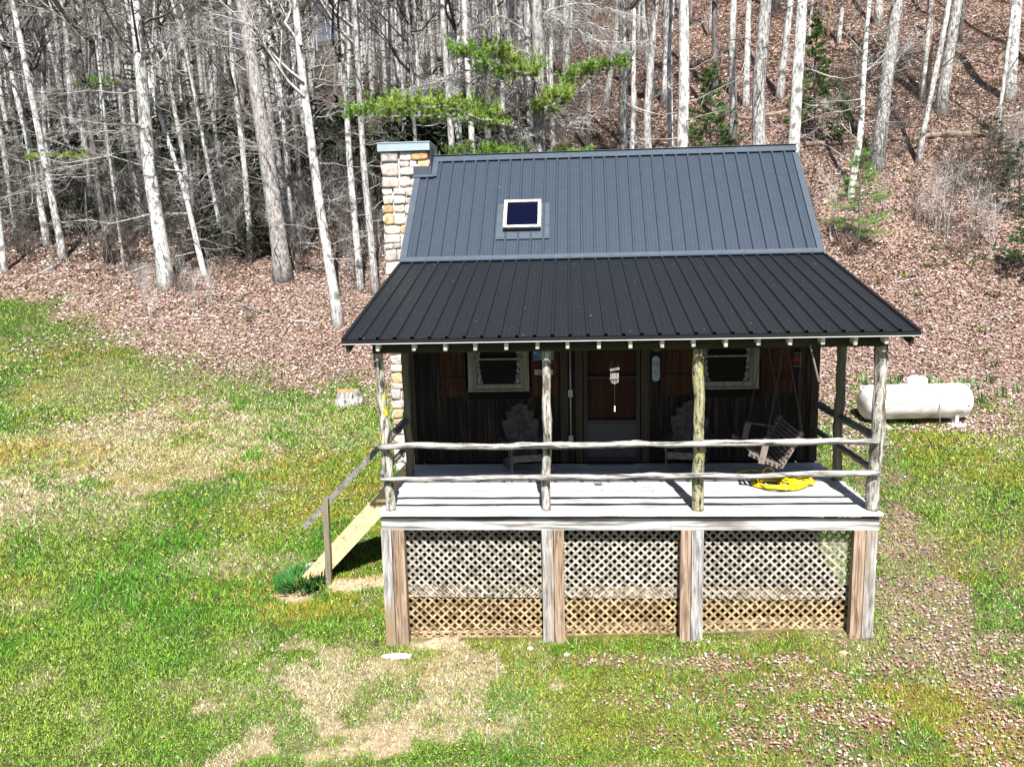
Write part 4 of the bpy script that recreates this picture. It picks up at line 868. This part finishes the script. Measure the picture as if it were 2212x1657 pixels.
def tree(P, tx, w_px, mat, label, h=18., d=None, low=1, crown=True, cat='tree', name='bare_tree', group='woodland trees behind the cabin', wobble=.006, path=None):
    d = float((np.array(P)-CAM)@FW); T = at(tx, 0, d); Dv = T-np.array(P); Dv[1] = Dv[1]*.3; Dv /= np.linalg.norm(Dv)
    r = w_px/2/F*d*.93; root = empty(name, tuple(P), label, cat, group)
    if path is not None:
        Q = np.array([np.array(at(q[0], q[1], d))-np.array(P) for q in path]); Q[0] = (0, 0, -.3)
        tt = np.linspace(0, 1, 30); k = np.linspace(0, 1, len(Q)); Q = np.stack([np.interp(tt, k, Q[:, i]) for i in range(3)], 1)
        for _ in range(2): Q[1:-1] = (Q[:-2]+Q[1:-1]*2+Q[2:])/4
        m = MB(); m.tube(Q, r*np.linspace(1, .45, 30), 10, rough=.03)
    else: m, Q = trunk_mesh(Dv, h, r, mat, wobble=wobble)
    m.build('trunk', MT[mat], root, smooth=True)
    zt = lambda z: Dv*z
    if crown: child(random.choice(crowns), 'branches', root, tuple(zt(h*.5)), random.uniform(0, 6), h/16)
    for k in range(low): child(random.choice(lows), 'low_branches', root, (Dv[0]*4, Dv[1]*4, -.3+k*2.5), random.uniform(0, 6), random.uniform(.8, 1.2))
    return root, Q, Dv, d
T_ = [  # base px, py, width px, x at picture top, bark, label
 (362, 618, 34, 316, 'bark_white', 'big pale trunk crossed by dark curved shadow bands at the left lawn edge', 2),
 (615, 605, 40, 548, 'bark_pine', 'thick scaly grey pine trunk standing left of the chimney with many dead side limbs', 2),
 (732, 702, 25, 655, 'bark_white', 'slim white trunk closest to the lawn just left of the chimney', 1),
 (780, 628, 16, 742, 'bark_white', 'thin pale trunk between the white trunk and the chimney', 1),
 (812, 636, 17, 774, 'bark_grey', 'thin grey trunk right beside the stone chimney', 1),
 (10, 588, 12, -20, 'bark_white', 'thin white trunk at the very left edge of the picture', 1),
 (40, 520, 15, 0, 'bark_grey', 'grey leaning trunk second from the left edge', 1),
 (104, 534, 16, 42, 'bark_white', 'straight white trunk, left one of a close pair at far left', 1),
 (138, 560, 17, 66, 'bark_white', 'straight white trunk, right one of a close pair at far left', 1),
 (204, 472, 15, 154, 'bark_white', 'pale trunk standing between the far left pair and the shadow banded trunk', 1),
 (217, 474, 11, 192, 'bark_grey', 'thin grey trunk touching a thicker pale one at left', 1),
 (270, 590, 7, 232, 'bark_grey', 'very thin crooked grey trunk left of the shadow banded trunk', 1),
 (985, 325, 17, 968, 'bark_grey', 'grey trunk rising just right of the chimney top', 0),
 (1023, 330, 16, 1020, 'bark_white', 'white trunk with a dark patch right of the chimney top', 0),
 (1066, 320, 18, 1064, 'bark_dark', 'darker thick trunk behind the big pine boughs', 0),
 (877, 290, 12, 868, 'bark_grey', 'narrow grey trunk directly above the chimney', 1),
 (1198, 300, 13, 1196, 'bark_grey', 'narrow grey trunk just right of the large pine', 0),
 (1345, 335, 13, 1340, 'bark_dark', 'dark slim trunk, left one of the pair in the middle above the ridge', 0),
 (1357, 335, 12, 1356, 'bark_white', 'pale slim trunk, right one of the pair in the middle above the ridge', 0),
 (1408, 335, 20, 1408, 'bark_grey', 'straight trunk half in shade above the middle of the roof', 0),
 (1451, 335, 14, 1449, 'bark_white', 'thin pale trunk touching the large pale one above the roof', 0),
 (1466, 335, 30, 1472, 'bark_white', 'large pale mottled trunk above the roof between skylight and right gable', 1),
 (1545, 200, 15, 1546, 'bark_dark', 'dark trunk above the roof standing over the green sapling', 0),
 (1584, 306, 18, 1586, 'bark_white', 'straight white trunk behind the ridge, left of the split barked one', 0),
 (1611, 230, 15, 1612, 'bark_white', 'straight white trunk further up behind the ridge', 0),
 (1641, 328, 34, 1634, 'bark_grey', 'thick trunk with a long dark split in its bark behind the ridge', 1),
 (1683, 213, 17, 1696, 'bark_white', 'pale trunk between the split barked trunk and the last one over the roof', 0),
 (1706, 330, 30, 1722, 'bark_white', 'stout pale trunk over the right end of the roof ridge', 0),
 (1746, 98, 7, 1750, 'bark_grey', 'very thin trunk high on the slope right of the roof', 0),
 (1787, 80, 8, 1794, 'bark_brown', 'thin tan trunk high on the leafy slope', 0),
 (1811, 96, 9, 1818, 'bark_white', 'thin white trunk high on the leafy slope', 0),
 (1895, 56, 18, 1900, 'bark_grey', 'grey trunk at the top edge above the leafy slope', 0),
 (1892, 362, 31, 1927, 'bark_grey', 'broad grey trunk with mossy flared base on the right slope', 1),
 (1981, 354, 13, 2027, 'bark_white', 'slender white trunk leaning right on the right slope', 1),
 (1992, 220, 10, 2003, 'bark_white', 'thin white trunk beside the peeling brown snag', 1),
 (2000, 216, 18, 2008, 'bark_brown', 'peeling brown snag on the right slope', 0),
 (2030, 244, 25, 2064, 'bark_grey', 'dark grey leaning trunk behind the slender white one', 0),
 (2072, 92, 9, 2080, 'bark_dark', 'thin dark trunk high near the right side', 0),
 (2178, 215, 26, 2190, 'bark_white', 'stout pale trunk near the right edge of the picture', 0),
 (2152, 306, 9, 2178, 'bark_white', 'thin white trunk in front of the stout pale one near the right edge', 1),
 (2230, 150, 20, 2240, 'bark_grey', 'grey trunk cut by the right edge of the picture', 0),
 (490, 480, 12, 455, 'bark_grey', 'grey trunk in the hollow between the two biggest left trunks', 1),
 (540, 470, 10, 505, 'bark_dark', 'dark trunk in the hollow just left of the scaly pine', 1),
 (675, 440, 12, 632, 'bark_grey', 'grey trunk in the hollow just right of the scaly pine', 1),
 (310, 500, 14, 268, 'bark_grey', 'grey trunk behind and left of the shadow banded trunk', 1),
]
HID = {(985, 325): 30, (1023, 330): 27, (1066, 320): 30, (877, 290): 38, (1198, 300): 34, (1345, 335): 25, (1357, 335): 26, (1408, 335): 26, (1451, 335): 27, (1466, 335): 25, (1641, 328): 24, (1706, 330): 24}
for (px, py, w_, tx, mat, lab, low) in T_:
    P = gdist(px, HID[(px, py)]) if (px, py) in HID else hit(px, py)
    tree(P, tx, w_, mat, lab, low=low, h=random.uniform(16, 20))
P = hit(1835, 430); tree(P, 1873, 17, 'bark_white', 'slender curved white trunk with lower end behind green pine sapling right of the roof', path=[(1835, 432), (1845, 370), (1858, 300), (1862, 230), (1866, 150), (1872, 60), (1885, -60), (1890, -250)], crown=True, low=1)
P = hit(446, 598); tree(P, 300, 14, 'bark_white', 'thin crooked pale tree arching left across the shadow banded trunk', path=[(446, 598), (428, 540), (415, 480), (400, 420), (375, 340), (352, 270), (335, 210), (300, 120), (270, 0), (250, -120)], crown=False, low=2)
# long dead side limbs reaching over the lawn edge, part of three left trees
def limbs(par_name_label, origin, lst, mat='twig'):
    root = next(o for o in C.objects if o.get('label') == par_name_label); P0 = np.array(root.location); d = float((P0-CAM)@FW)
    for (x0, y0, x1, y1, dd, r) in lst:
        A = np.array(at(x0, y0, d))-P0; B = np.array(at(x1, y1, d+dd))-P0; m = MB(); L = np.linalg.norm(B-A); Dv = (B-A)/L
        Q = wob(A, B, 9, .03, .02); m.tube(Q, np.linspace(r, r*.25, 9), 5, caps=False)
        for k in range(int(L*4.5)):
            t = random.uniform(.15, 1); p = A+(B-A)*t; i_ = int(t*8); p = Q[min(i_, 8)]
            rv = RNG.normal(0, 1, 3); rv[2] = rv[2]*.6-.1; grow(m, p, Dv*.7+rv*.6, random.uniform(.5, 1.3)*(1.2-.5*t), .010, 1, 0, .8, (6, 5, 3), .004)
        m.build('limb', MT[mat], root)
limbs('thick scaly grey pine trunk standing left of the chimney with many dead side limbs', None,
      [(560, 175, 440, 70, -1.5, .05), (565, 120, 340, 60, -2, .045), (575, 105, 680, 60, .5, .03), (590, 240, 700, 200, 0, .03), (595, 320, 500, 295, -1, .03), (598, 300, 690, 350, 0, .025), (570, 60, 480, 20, -1, .03), (600, 390, 520, 380, -.5, .02), (580, 70, 700, 40, 0, .03), (600, 310, 440, 330, -1.5, .02)])
limbs('thin crooked pale tree arching left across the shadow banded trunk', None,
      [(352, 290, 80, 225, -2, .035), (365, 290, 110, 290, -3, .03), (400, 370, 60, 340, -2, .035), (330, 190, 60, 200, -2, .035), (405, 462, 100, 490, -2.5, .04), (420, 545, 260, 600, -1, .025), (330, 160, 200, 70, -1, .03), (410, 430, 480, 330, 0, .02), (300, 120, 380, 60, 0, .02), (340, 250, 30, 400, -2, .03)])
limbs('big pale trunk crossed by dark curved shadow bands at the left lawn edge', None,
      [(325, 60, 190, 20, 0, .035), (330, 150, 400, 60, 1, .03), (320, 20, 240, -40, 0, .04)])
limbs('slim white trunk closest to the lawn just left of the chimney', None,
      [(680, 170, 590, 240, 0, .02), (672, 100, 640, 20, 0, .025), (690, 170, 740, 60, 0, .02), (680, 250, 600, 300, 0, .018)])
limbs('slender curved white trunk with lower end behind green pine sapling right of the roof', None,
      [(1838, 350, 1720, 290, 0, .018), (1850, 300, 1780, 230, 0, .018), (1862, 160, 1960, 60, 0, .03), (1868, 120, 1790, 30, 0, .02)])
limbs('broad grey trunk with mossy flared base on the right slope', None,
      [(1905, 180, 1990, 70, 0, .03), (1900, 230, 1840, 140, 0, .02), (1912, 120, 1850, 30, 0, .03)])
# deeper filler trees -----------------------------------------------------
fill = []
tries = 0
named = [tuple(o.location)[:2] for o in C.objects if o.get('category') == 'tree']
def okpos(x, y, md): return all((x-a)**2+(y-b)**2 > md*md for a, b in named)
def protoT(r, mat):
    m, Q = trunk_mesh(np.array([0, 0, 1.]), 18, r, mat, n=14, sides=8, wobble=.012); o = m.build('trunk', MT[mat], smooth=True); me = o.data; C.objects.unlink(o); bpy.data.objects.remove(o); return me
trs = [protoT(r, mt) for r, mt in ((.11, 'bark_white'), (.15, 'bark_white'), (.19, 'bark_white'), (.13, 'bark_dark'), (.09, 'bark_grey'), (.22, 'bark_grey'), (.13, 'bark_white'))]
cnt = 0
while cnt < 235:
    left = random.random() < .74
    if left: y = random.uniform(21, 85); x = -4-(y+10)*.07+random.uniform(-1, .45)*(y+12)*.62
    else: y = random.uniform(26, 80); x = random.uniform(.05, .8)*(y+10)
    if not okpos(x, y, 1.3 if left else 2.6): continue
    named.append((x, y)); z = float(H(x, y))
    root = empty('bare_tree', (x, y, z), 'slender bare grey tree standing deeper in the crowded woods', 'tree', 'slender trees deeper in the woods')
    sc = random.uniform(.75, 1.15); tr = child(random.choice(trs), 'trunk', root, (0, 0, 0), random.uniform(0, 6), sc); root.rotation_euler = (RNG.normal(0, .03), RNG.normal(0, .035)-.02*(x < 0)*1, 0)
    child(random.choice(crowns), 'branches', root, (0, 0, 8*sc), random.uniform(0, 6), sc); 
    if left or random.random() < .5: child(random.choice(lows), 'low_branches', root, (0, 0, 0), random.uniform(0, 6), random.uniform(.8, 1.4))
    cnt += 1
# far wood as one mass
m = MB(); 
for k in range(1000):
    y = random.uniform(52, 170); x = random.uniform(-.95, .9)*(y+10)
    if x > 0 and y < 80: continue
    if k > 620 and x > 5: x = -random.random()*.9*(y+10)
    P = np.array([x, y, float(H(x, y))-.3]); h = random.uniform(13, 20); D = np.array([RNG.normal(0, .04), 0, 1]); r = random.uniform(.12, .26)
    Q = wob(P, P+D*h, 6, .012); g = random.uniform(.5, 1.); m.tube(Q, np.linspace(r, r*.3, 6), 5, caps=False, col=np.array([.50, .49, .47])*random.choice([.35, .7, 1, 1.1]))
    for q in range(22):
        t = random.uniform(.2, 1); a = random.uniform(0, 6.3); L = random.uniform(1.2, 3.2); p = P+D*h*t; e = p+np.array([math.cos(a)*L*.7, math.sin(a)*L*.7, L*random.uniform(.2, 1)])
        m.tube(wob(p, e, 3, .08), [.03, .02, .008], 3, caps=False, col=(.12, .105, .09))
        for q2 in range(1): e2 = (p+e)/2+RNG.normal(0, .8, 3); m.tube([(p+e)/2, e2], [.014, .006], 3, caps=False, col=(.12, .105, .09))
o = m.build('distant_woodland', tex('distant_bark', [(.3, (.8, .8, .8)), (.7, (1, 1, 1))], ns=2, bump=0, attr=True, spec=.1)); tag(o, 'far grey mass of bare trees covering the hill behind', 'woodland', kind='stuff')
# understory saplings and brush ------------------------------------------
def brush_proto(h, n, mat, spread=.35):
    m = MB()
    for k in range(n):
        a = random.uniform(0, 6.3); D = np.array([math.cos(a)*spread*random.random(), math.sin(a)*spread*random.random(), 1.]); grow(m, np.array([RNG.normal(0, .12), RNG.normal(0, .12), -.05]), D, h*random.uniform(.5, 1), .014, 0, 0, .55, (8, 4, 2), .0035, 3)
    o = m.build('stems', MT[mat]); me = o.data; C.objects.unlink(o); bpy.data.objects.remove(o); return me
bps = [brush_proto(2.6, 4, 'twig'), brush_proto(1.8, 6, 'twig_dark', .6), brush_proto(3.6, 3, 'twig_dark'), brush_proto(1.2, 7, 'twig_dark', .8)]
def brush(P, k, sc, label, group): 
    o = bpy.data.objects.new('bare_shrub', bps[k]); C.objects.link(o); o.location = P; o.rotation_euler = (0, 0, random.uniform(0, 6)); o.scale = (sc,)*3; tag(o, label, 'shrub', group)
for k in range(130):
    px = random.uniform(-20, 830); py = random.uniform(400, 640)*.6+random.uniform(470, 600)*.4 if k < 90 else random.uniform(330, 500); P = hit(px, py)
    brush(tuple(P), random.randrange(4), random.uniform(.7, 1.3), 'leafless grey brush in the wood left of the chimney', 'leafless brush in the left wood')
for k in range(42):
    P = hit(random.uniform(1740, 2230), random.uniform(20, 560)) if k > 8 else hit(random.uniform(2060, 2200), random.uniform(330, 430))
    brush(tuple(P), random.randrange(4), random.uniform(.5, 1.), 'leafless grey brush on the leafy slope right of the roof', 'leafless brush on the right slope')
for k in range(10):
    P = hit(random.uniform(30, 560), random.uniform(600, 700)); brush(tuple(P), random.choice([0, 3]), random.uniform(.4, .8), 'small bare sapling in the leaves at the left lawn edge', 'bare saplings at the left lawn edge')
# evergreen things ----------------------------------------------------------
def needles(m, P, D, L, n, ln, col, spread=.9, w_=.0035, dist=12.):
    D = D/np.linalg.norm(D); t = RNG.random(n)[:, None]; base = P+D*L*t; rv = RNG.normal(0, 1, (n, 3)); dirs = D*.55+rv*spread*.55; dirs[:, 2] += .15; dirs /= np.linalg.norm(dirs, axis=1)[:, None]
    sd_ = np.cross(dirs, RNG.normal(0, 1, (n, 3))); sd_ /= np.linalg.norm(sd_, axis=1)[:, None]
    ll = ln*RNG.uniform(.6, 1.1, n)[:, None]; V = np.stack([base-sd_*w_, base+sd_*w_, base+dirs*ll], 1).reshape(-1, 3)
    c = np.array(col)*RNG.uniform(.6, 1.3, n)[:, None]; m.add(V, np.arange(3*n).reshape(-1, 3), np.repeat(c, 3, 0))
PG, PG2, DG = (.20, .38, .05), (.30, .45, .07), (.05, .11, .025)
def bough(root, P0, pts, r, green_from, dens, width, col=PG, mat='twig', lift=.15, ln=.13, w_=.006):
    Q = np.array(pts, float); tt = np.linspace(0, 1, 22); k = np.linspace(0, 1, len(Q)); Q = np.stack([np.interp(tt, k, Q[:, i]) for i in range(3)], 1); Q[1:-1] += RNG.normal(0, .03, (20, 3))
    mb, mn = MB(), MB(); mb.tube(Q, np.linspace(r, r*.25, 22), 6, caps=False); L = np.linalg.norm(Q[-1]-Q[0])
    for i in range(int(L*dens)):
        t = random.random(); i0 = min(int(t*21), 20); p = Q[i0]+(Q[i0+1]-Q[i0])*random.random(); D = Q[-1]-Q[0]; D /= np.linalg.norm(D)
        sdv = np.cross(D, [0, 0, 1]); s = random.choice((-1, 1)); sl = width*random.uniform(.4, 1)*(1.1-.6*t); dv = D*.6+sdv*s*.8+np.array([0, 0, random.uniform(-.15, .5) if t > green_from else random.uniform(-.7, .1)]); dv /= np.linalg.norm(dv)
        q = wob(p, p+dv*sl, 4, .05); mb.tube(q, np.linspace(.011, .004, 4), 3, caps=False)
        for j in range(3 if t > green_from else 5):
            a_ = q[random.randrange(1, 4)]; rv = RNG.normal(0, .35, 3); e = a_+dv*.2*sl+rv*sl*.7; e[2] += lift*sl if t > green_from else -.1
            mb.tube([a_, e], [.005, .003], 3, caps=False)
            if t > green_from: needles(mn, a_+(e-a_)*.3, e-a_, np.linalg.norm(e-a_)*.8, 60, ln, np.array(col)*random.uniform(.75, 1.3), w_=w_)
    b = mb.build('bough', MT[mat], root)
    if mn.n: mn.build('needles', MT['needle'], b)
P = gdist(1163, 24.); pine, Q, Dv, dp = tree(P, 1155, 36, 'bark_pine', 'large pine with bright green needled boughs and pale dead twigs behind the roof', name='pine_tree', low=0, crown=False, h=17, group='pines')
def rel(px, py, d): return np.array(at(px, py, d))-P
bough(pine, P, [rel(1163, 292, 24), rel(1060, 262, 23.3), rel(930, 250, 22.8), rel(760, 252, 22.3)], .06, .22, 26, .95)
bough(pine, P, [rel(1163, 300, 24), rel(1090, 268, 22.8), rel(960, 232, 21.8), rel(830, 235, 21)], .05, .3, 24, .9, PG2)
bough(pine, P, [rel(1158, 215, 24), rel(1100, 185, 23.4), rel(1030, 130, 23), rel(985, 118, 22.6)], .045, .35, 30, .8)
bough(pine, P, [rel(1165, 250, 24), rel(1205, 190, 23.6), rel(1270, 160, 23.2), rel(1350, 140, 22.8)], .05, .3, 32, .8)
bough(pine, P, [rel(1160, 190, 24), rel(1150, 165, 23), rel(1110, 150, 22), rel(1060, 100, 21.5)], .04, .2, 34, .7, PG2)
bough(pine, P, [rel(1165, 260, 24), rel(1185, 225, 23), rel(1215, 205, 22)], .04, .1, 34, .7, PG2)
bough(pine, P, [rel(1163, 345, 24), rel(1080, 335, 23), rel(970, 330, 22.4)], .04, .1, 26, .6, PG)
bough(pine, P, [rel(1163, 345, 24), rel(1200, 335, 23.5), rel(1265, 330, 23)], .04, .1, 20, .5, PG)
for pts in ([rel(1165, 235, 24), rel(1230, 215, 24), rel(1300, 150, 24.2)], [rel(1163, 275, 24), rel(1230, 270, 23.8), rel(1320, 220, 23.8)], [rel(1160, 130, 24), rel(1130, 110, 23.8), rel(1060, 130, 23)], [rel(1160, 60, 24), rel(1230, 40, 23.6), rel(1330, 70, 23)], [rel(1160, 30, 24), rel(1250, 5, 23.4), rel(1390, 40, 23)], [rel(1160, 90, 24), rel(1080, 30, 23.6), rel(1040, 60, 23)],
            [rel(1163, 300, 24), rel(1080, 300, 23.6), rel(980, 310, 23)], [rel(1160, 160, 24), rel(1000, 150, 23.4), rel(870, 200, 23)], [rel(1163, 205, 24), rel(960, 170, 23.4), rel(800, 250, 23)], [rel(1160, 20, 24), rel(1290, 90, 23), rel(1400, 90, 22.5)]):
    bough(pine, P, pts, .04, 2, 24, 1.1)
def sapling(px, py, h, wd, col, label, n=34, name='pine_sapling', dens=40, ln=.10, lean=0., P=None, d=None, trunk='bark_dark', z0=.12, w_=.006):
    P = gdist(px, d) if d else hit(px, py); root = empty(name, tuple(P), label, 'conifer', 'young evergreens among the trees')
    m = MB(); Q = wob(np.zeros(3)+np.array([0, 0, -.1]), np.array([lean*h, 0, h]), 10, .01); m.tube(Q, np.linspace(.035, .006, 10)*max(1, h/3), 6, caps=False); m.build('trunk', MT[trunk], root, smooth=True)
    mb, mn = MB(), MB()
    for k in range(n):
        t = z0+(1-z0)*(k+random.random())/n; p = Q[min(int(t*9), 8)]; p = np.array([lean*h*t, 0, t*h]); L = wd*(1.08-t)*random.uniform(.55, 1.15); a = random.uniform(0, 6.3)
        D = np.array([math.cos(a), math.sin(a), random.uniform(-.1, .45)]); D /= np.linalg.norm(D); q = wob(p, p+D*L, 5, .04, -.05); mb.tube(q, np.linspace(.010, .003, 5), 3, caps=False)
        for j in range(4+int(L*5)):
            s = random.uniform(.25, 1); a_ = p+D*L*s; rv = np.cross(D, [0, 0, 1])*random.choice((-1, 1))*.8+D*.6+RNG.normal(0, .15, 3); l2 = L*.32*(1.3-s)+.06
            mb.tube([a_, a_+rv*l2], [.004, .002], 3, caps=False); needles(mn, a_, rv, l2*1.2, dens, ln, np.array(col)*random.uniform(.7, 1.3), w_=w_)
    b = mb.build('branches', MT['twig_dark'], root); mn.build('needles', MT['needle'], b)
sapling(1852, 545, 2.9, 1.3, (.20, .38, .08), 'feathery bright green pine sapling right of the main roof slope', 50, dens=34, w_=.0032, ln=.15)
sapling(1530, 320, 4.2, 1.5, (.12, .25, .05), 'dark green young pine behind the roof ridge below a dark trunk', 70, d=27., dens=60, w_=.008)
sapling(1755, 310, 4.4, 1.1, (.11, .23, .05), 'dark green young hemlock right of the last trunk over the roof', 70, dens=55, w_=.008)
sapling(1820, 318, 1.9, .8, (.08, .17, .04), 'small dark hemlock on the slope above the right gable', 30, dens=36, w_=.007)
sapling(2130, 425, 2.4, 1.5, (.035, .06, .025), 'dull sparse hemlock bush with dark interior on the right slope', 60, dens=16, name='hemlock_bush')
sapling(2215, 610, 2.2, 1.2, (.05, .12, .04), 'dark green hemlock cut by the right edge beyond the leafy bank', 44, dens=40)
sapling(2200, 470, 2.2, 1.0, (.04, .09, .03), 'small dark hemlock above the one at the right edge', 34, dens=30)
sapling(250, 520, 6.0, 1.6, (.07, .14, .04), 'slim young pine with sparse boughs among the far left trunks', 26, dens=40, z0=.45, w_=.008)
sapling(440, 500, 9.0, 1.7, (.06, .13, .035), 'tall thin pine in the hollow behind the arching pale tree', 34, dens=46, z0=.5, w_=.009)
sapling(330, 470, 11.0, 1.6, (.05, .10, .04), 'tall dark pine deep in the left wood', 36, dens=46, z0=.5, w_=.010)
sapling(885, 290, 7.5, 1.4, (.05, .10, .03), 'dim pine among trunks above the chimney', 30, dens=36, z0=.4, w_=.009)
sapling(780, 330, 8., 1.5, (.05, .10, .03), 'dim pine in the wood left of the chimney top', 30, dens=36, z0=.4, w_=.009)
# a light green low bough at far left
P = hit(138, 560); r0 = empty('young_pine', tuple(P+np.array([.6, 1., .2])), 'thin young pine with one flat light green bough at far left', 'conifer', 'young evergreens among the trees')
m = MB(); m.tube(wob(np.array([0, 0, -.3]), np.array([.2, 0, 7.5]), 10, .01), np.linspace(.05, .02, 10), 6); m.build('trunk', MT['bark_dark'], r0)
Pb = np.array(r0.location); dd = float((Pb-CAM)@FW)
bough(r0, Pb, [np.array(at(150, 345, dd))-Pb, np.array(at(200, 340, dd-1))-Pb, np.array(at(45, 340, dd-2))-Pb], .03, .15, 22, .5, PG2)
bough(r0, Pb, [np.array(at(150, 200, dd))-Pb, np.array(at(200, 185, dd))-Pb, np.array(at(250, 180, dd-1))-Pb], .03, .15, 20, .6, PG)
# rhododendron-like dark evergreen shrubs in the hollow
def leafshrub(me_n):
    m = MB(); n = 900; P = RNG.normal(0, 1, (n, 3)); P /= np.linalg.norm(P, axis=1)[:, None]; P *= (RNG.uniform(.45, 1.05, n)*np.array(1.))[:, None]; P[:, 2] = np.abs(P[:, 2])*.9+.1
    P *= (1+.35*np.sin(P[:, 0]*5+P[:, 1]*4))[:, None]
    a = RNG.uniform(0, 6.3, n); ux = np.stack([np.cos(a), np.sin(a), RNG.normal(-.2, .4, n)], 1)*.09; uy = np.stack([-np.sin(a), np.cos(a), RNG.normal(0, .4, n)], 1)*.03
    V = np.stack([P-ux, P-uy, P+ux, P+uy], 1).reshape(-1, 3); c = np.array([.028, .040, .017])*RNG.uniform(.4, 1.9, n)[:, None]; m.add(V, np.arange(4*n).reshape(-1, 4), np.repeat(c, 4, 0))
    for k in range(14): a = random.uniform(0, 6.3); m.tube(wob(np.zeros(3), np.array([math.cos(a)*.8, math.sin(a)*.8, random.uniform(.4, 1)]), 4, .08), [.02, .012, .006, .004], 3, caps=False, col=(.2, .17, .14))
    o = m.build('leafy_shrub', MT['needle']); me = o.data; C.objects.unlink(o); bpy.data.objects.remove(o); return me
ls = [leafshrub(0), leafshrub(1)]
for k in range(170):
    px, py = (random.uniform(-20, 1050), random.uniform(300, 450)) if k > 34 else random.choice([(random.uniform(430, 830), random.uniform(380, 500)), (random.uniform(0, 330), random.uniform(440, 520)), (random.uniform(430, 560), random.uniform(520, 560))])
    P = hit(px, py); o = bpy.data.objects.new('evergreen_shrub', random.choice(ls)); C.objects.link(o); o.location = P; s = random.uniform(.7, 1.5)*(1 if k <= 34 else random.uniform(1.5, 2.8)); o.scale = (s, s, s*1.1); o.rotation_euler = (0, 0, random.uniform(0, 6)); tag(o, 'dark leafy evergreen shrub in the shaded hollow', 'shrub', 'dark evergreen shrubs in the hollow')
# ferns / green tufts on the leaf litter, lily clump, irises -----------------
def bladeplant(name, P, n, L, w_, col, label, cat, group=None, up=1., arch=.5, R0=.1):
    m = MB()
    for k in range(n):
        a = random.uniform(0, 6.3); r0_ = R0*math.sqrt(random.random()); b = np.array([P[0]+math.cos(a+1)*r0_, P[1]+math.sin(a+1)*r0_, float(H(P[0]+math.cos(a+1)*r0_, P[1]+math.sin(a+1)*r0_))-.01]); l = L*random.uniform(.6, 1.1); u = random.uniform(.2, 1)*arch
        d = np.array([math.cos(a), math.sin(a), 0]); s = np.array([-math.sin(a), math.cos(a), 0])*w_/2; c = np.array(col)*random.uniform(.6, 1.3)
        Q = [b+d*l*u*t+np.array([0, 0, l*up*(t-(.75*u)*t*t)]) for t in (0, .35, .7, 1)]; ws = (1, 1, .7, .05); V = []
        for q, w2 in zip(Q, ws): V += [q-s*w2, q+s*w2]
        m.add(V, [[2*i, 2*i+1, 2*i+3, 2*i+2] for i in range(3)], c)
    o = m.build(name, MT['blade'], org=tuple(P)); return tag(o, label, cat, group)
P = hit(652, 1262); bladeplant('lily_clump', P, 330, .30, .03, (.035, .13, .025), 'dense dark green clump of strap leaves at the foot of the steps', 'plant', arch=.9, R0=.40)
for i, (px, py) in enumerate([(695, 1160), (712, 1140), (835, 1025), (842, 990)]):
    bladeplant('leafy_clump', hit(px, py), 60, .20, .02, (.05, .16, .03), ['small green clump behind the middle of the steps', 'smaller green clump just above it behind the steps', 'green clump beside the left porch corner rail', 'green clump below the stone chimney'][i], 'plant', 'green clumps behind the steps', .9, .8, .14)
for px, py in [(1868, 832), (1885, 838), (1902, 842), (1924, 838), (1938, 840), (2005, 832), (2030, 838), (2080, 842), (2093, 880), (2120, 868), (2140, 830), (2166, 858), (2200, 850), (2110, 840)]:
    bladeplant('iris_clump', hit(px, py), 12, .34, .03, (.20, .32, .13), 'upright pale green iris leaves growing behind the white tank', 'plant', 'iris clumps behind the tank', 1., .35, .08)
for (x0, x1, y0, y1, n) in ((400, 560, 560, 700, 7), (180, 420, 590, 680, 5), (640, 700, 450, 620, 5), (1740, 2200, 560, 720, 9), (1740, 2200, 120, 420, 12), (1950, 2120, 540, 600, 4), (1900, 1960, 690, 860, 3), (2080, 2200, 740, 840, 3), (1700, 1730, 420, 440, 2)):
    for k in range(n): bladeplant('fern_tuft', hit(random.uniform(x0, x1), random.uniform(y0, y1)), 30, .26, .028, (.16, .24, .04), 'small yellow green fern tuft among the dead leaves', 'plant', 'fern tufts among the leaves', .6, 1.1, .14)
# logs and sticks --------------------------------------------------------------
def log(pts, r, label, mat='log', d_off=0., name='fallen_log', cat='log'):
    Q = np.array([hit(*p) for p in pts]); Q[:, 2] += r*.7; m = MB(); tt = np.linspace(0, 1, 16); k = np.linspace(0, 1, len(Q)); Q = np.stack([np.interp(tt, k, Q[:, i]) for i in range(3)], 1)
    Q[1:-1] += RNG.normal(0, r*.25, (14, 3)); m.tube(Q, np.linspace(r, r*.55, 16), 8, rough=.05); o = m.build(name, MT[mat], smooth=True); tag(o, label, cat, 'fallen wood on the slopes')
log([(1740, 318), (1830, 312), (1880, 308)], .10, 'dark fallen log left of the mossy based trunk'); log([(2130, 298), (2050, 298), (1925, 308)], .14, 'long brown fallen log right of the mossy based trunk')
log([(2260, 238), (2180, 255), (2080, 268)], .09, 'fallen log higher up near the right edge'); log([(1700, 245), (1620, 262), (1530, 250)], .10, 'fallen log behind the ridge among pale trunks')
log([(1935, 613), (1975, 604), (2010, 602), (2080, 608)], .028, 'thin bent dead branch lying on the leafy bank above the tank', 'bark_grey', name='dead_branch', cat='branch')
log([(130, 572), (70, 600), (40, 620)], .05, 'pale fallen pole at the far left lawn edge', 'bark_grey', name='dead_branch', cat='branch')
log([(1790, 545), (1850, 560), (1905, 540)], .02, 'thin stick on the leaves right of the porch roof', 'bark_grey', name='dead_branch', cat='branch')
log([(690, 700), (600, 690), (500, 650)], .03, 'crooked dead branch in the leaves left of the slim white trunk', 'bark_grey', name='dead_branch', cat='branch')
log([(2040, 415), (2090, 450), (2150, 460)], .02, 'thin white stick above the leafy bank at right', 'bark_white', name='dead_branch', cat='branch')
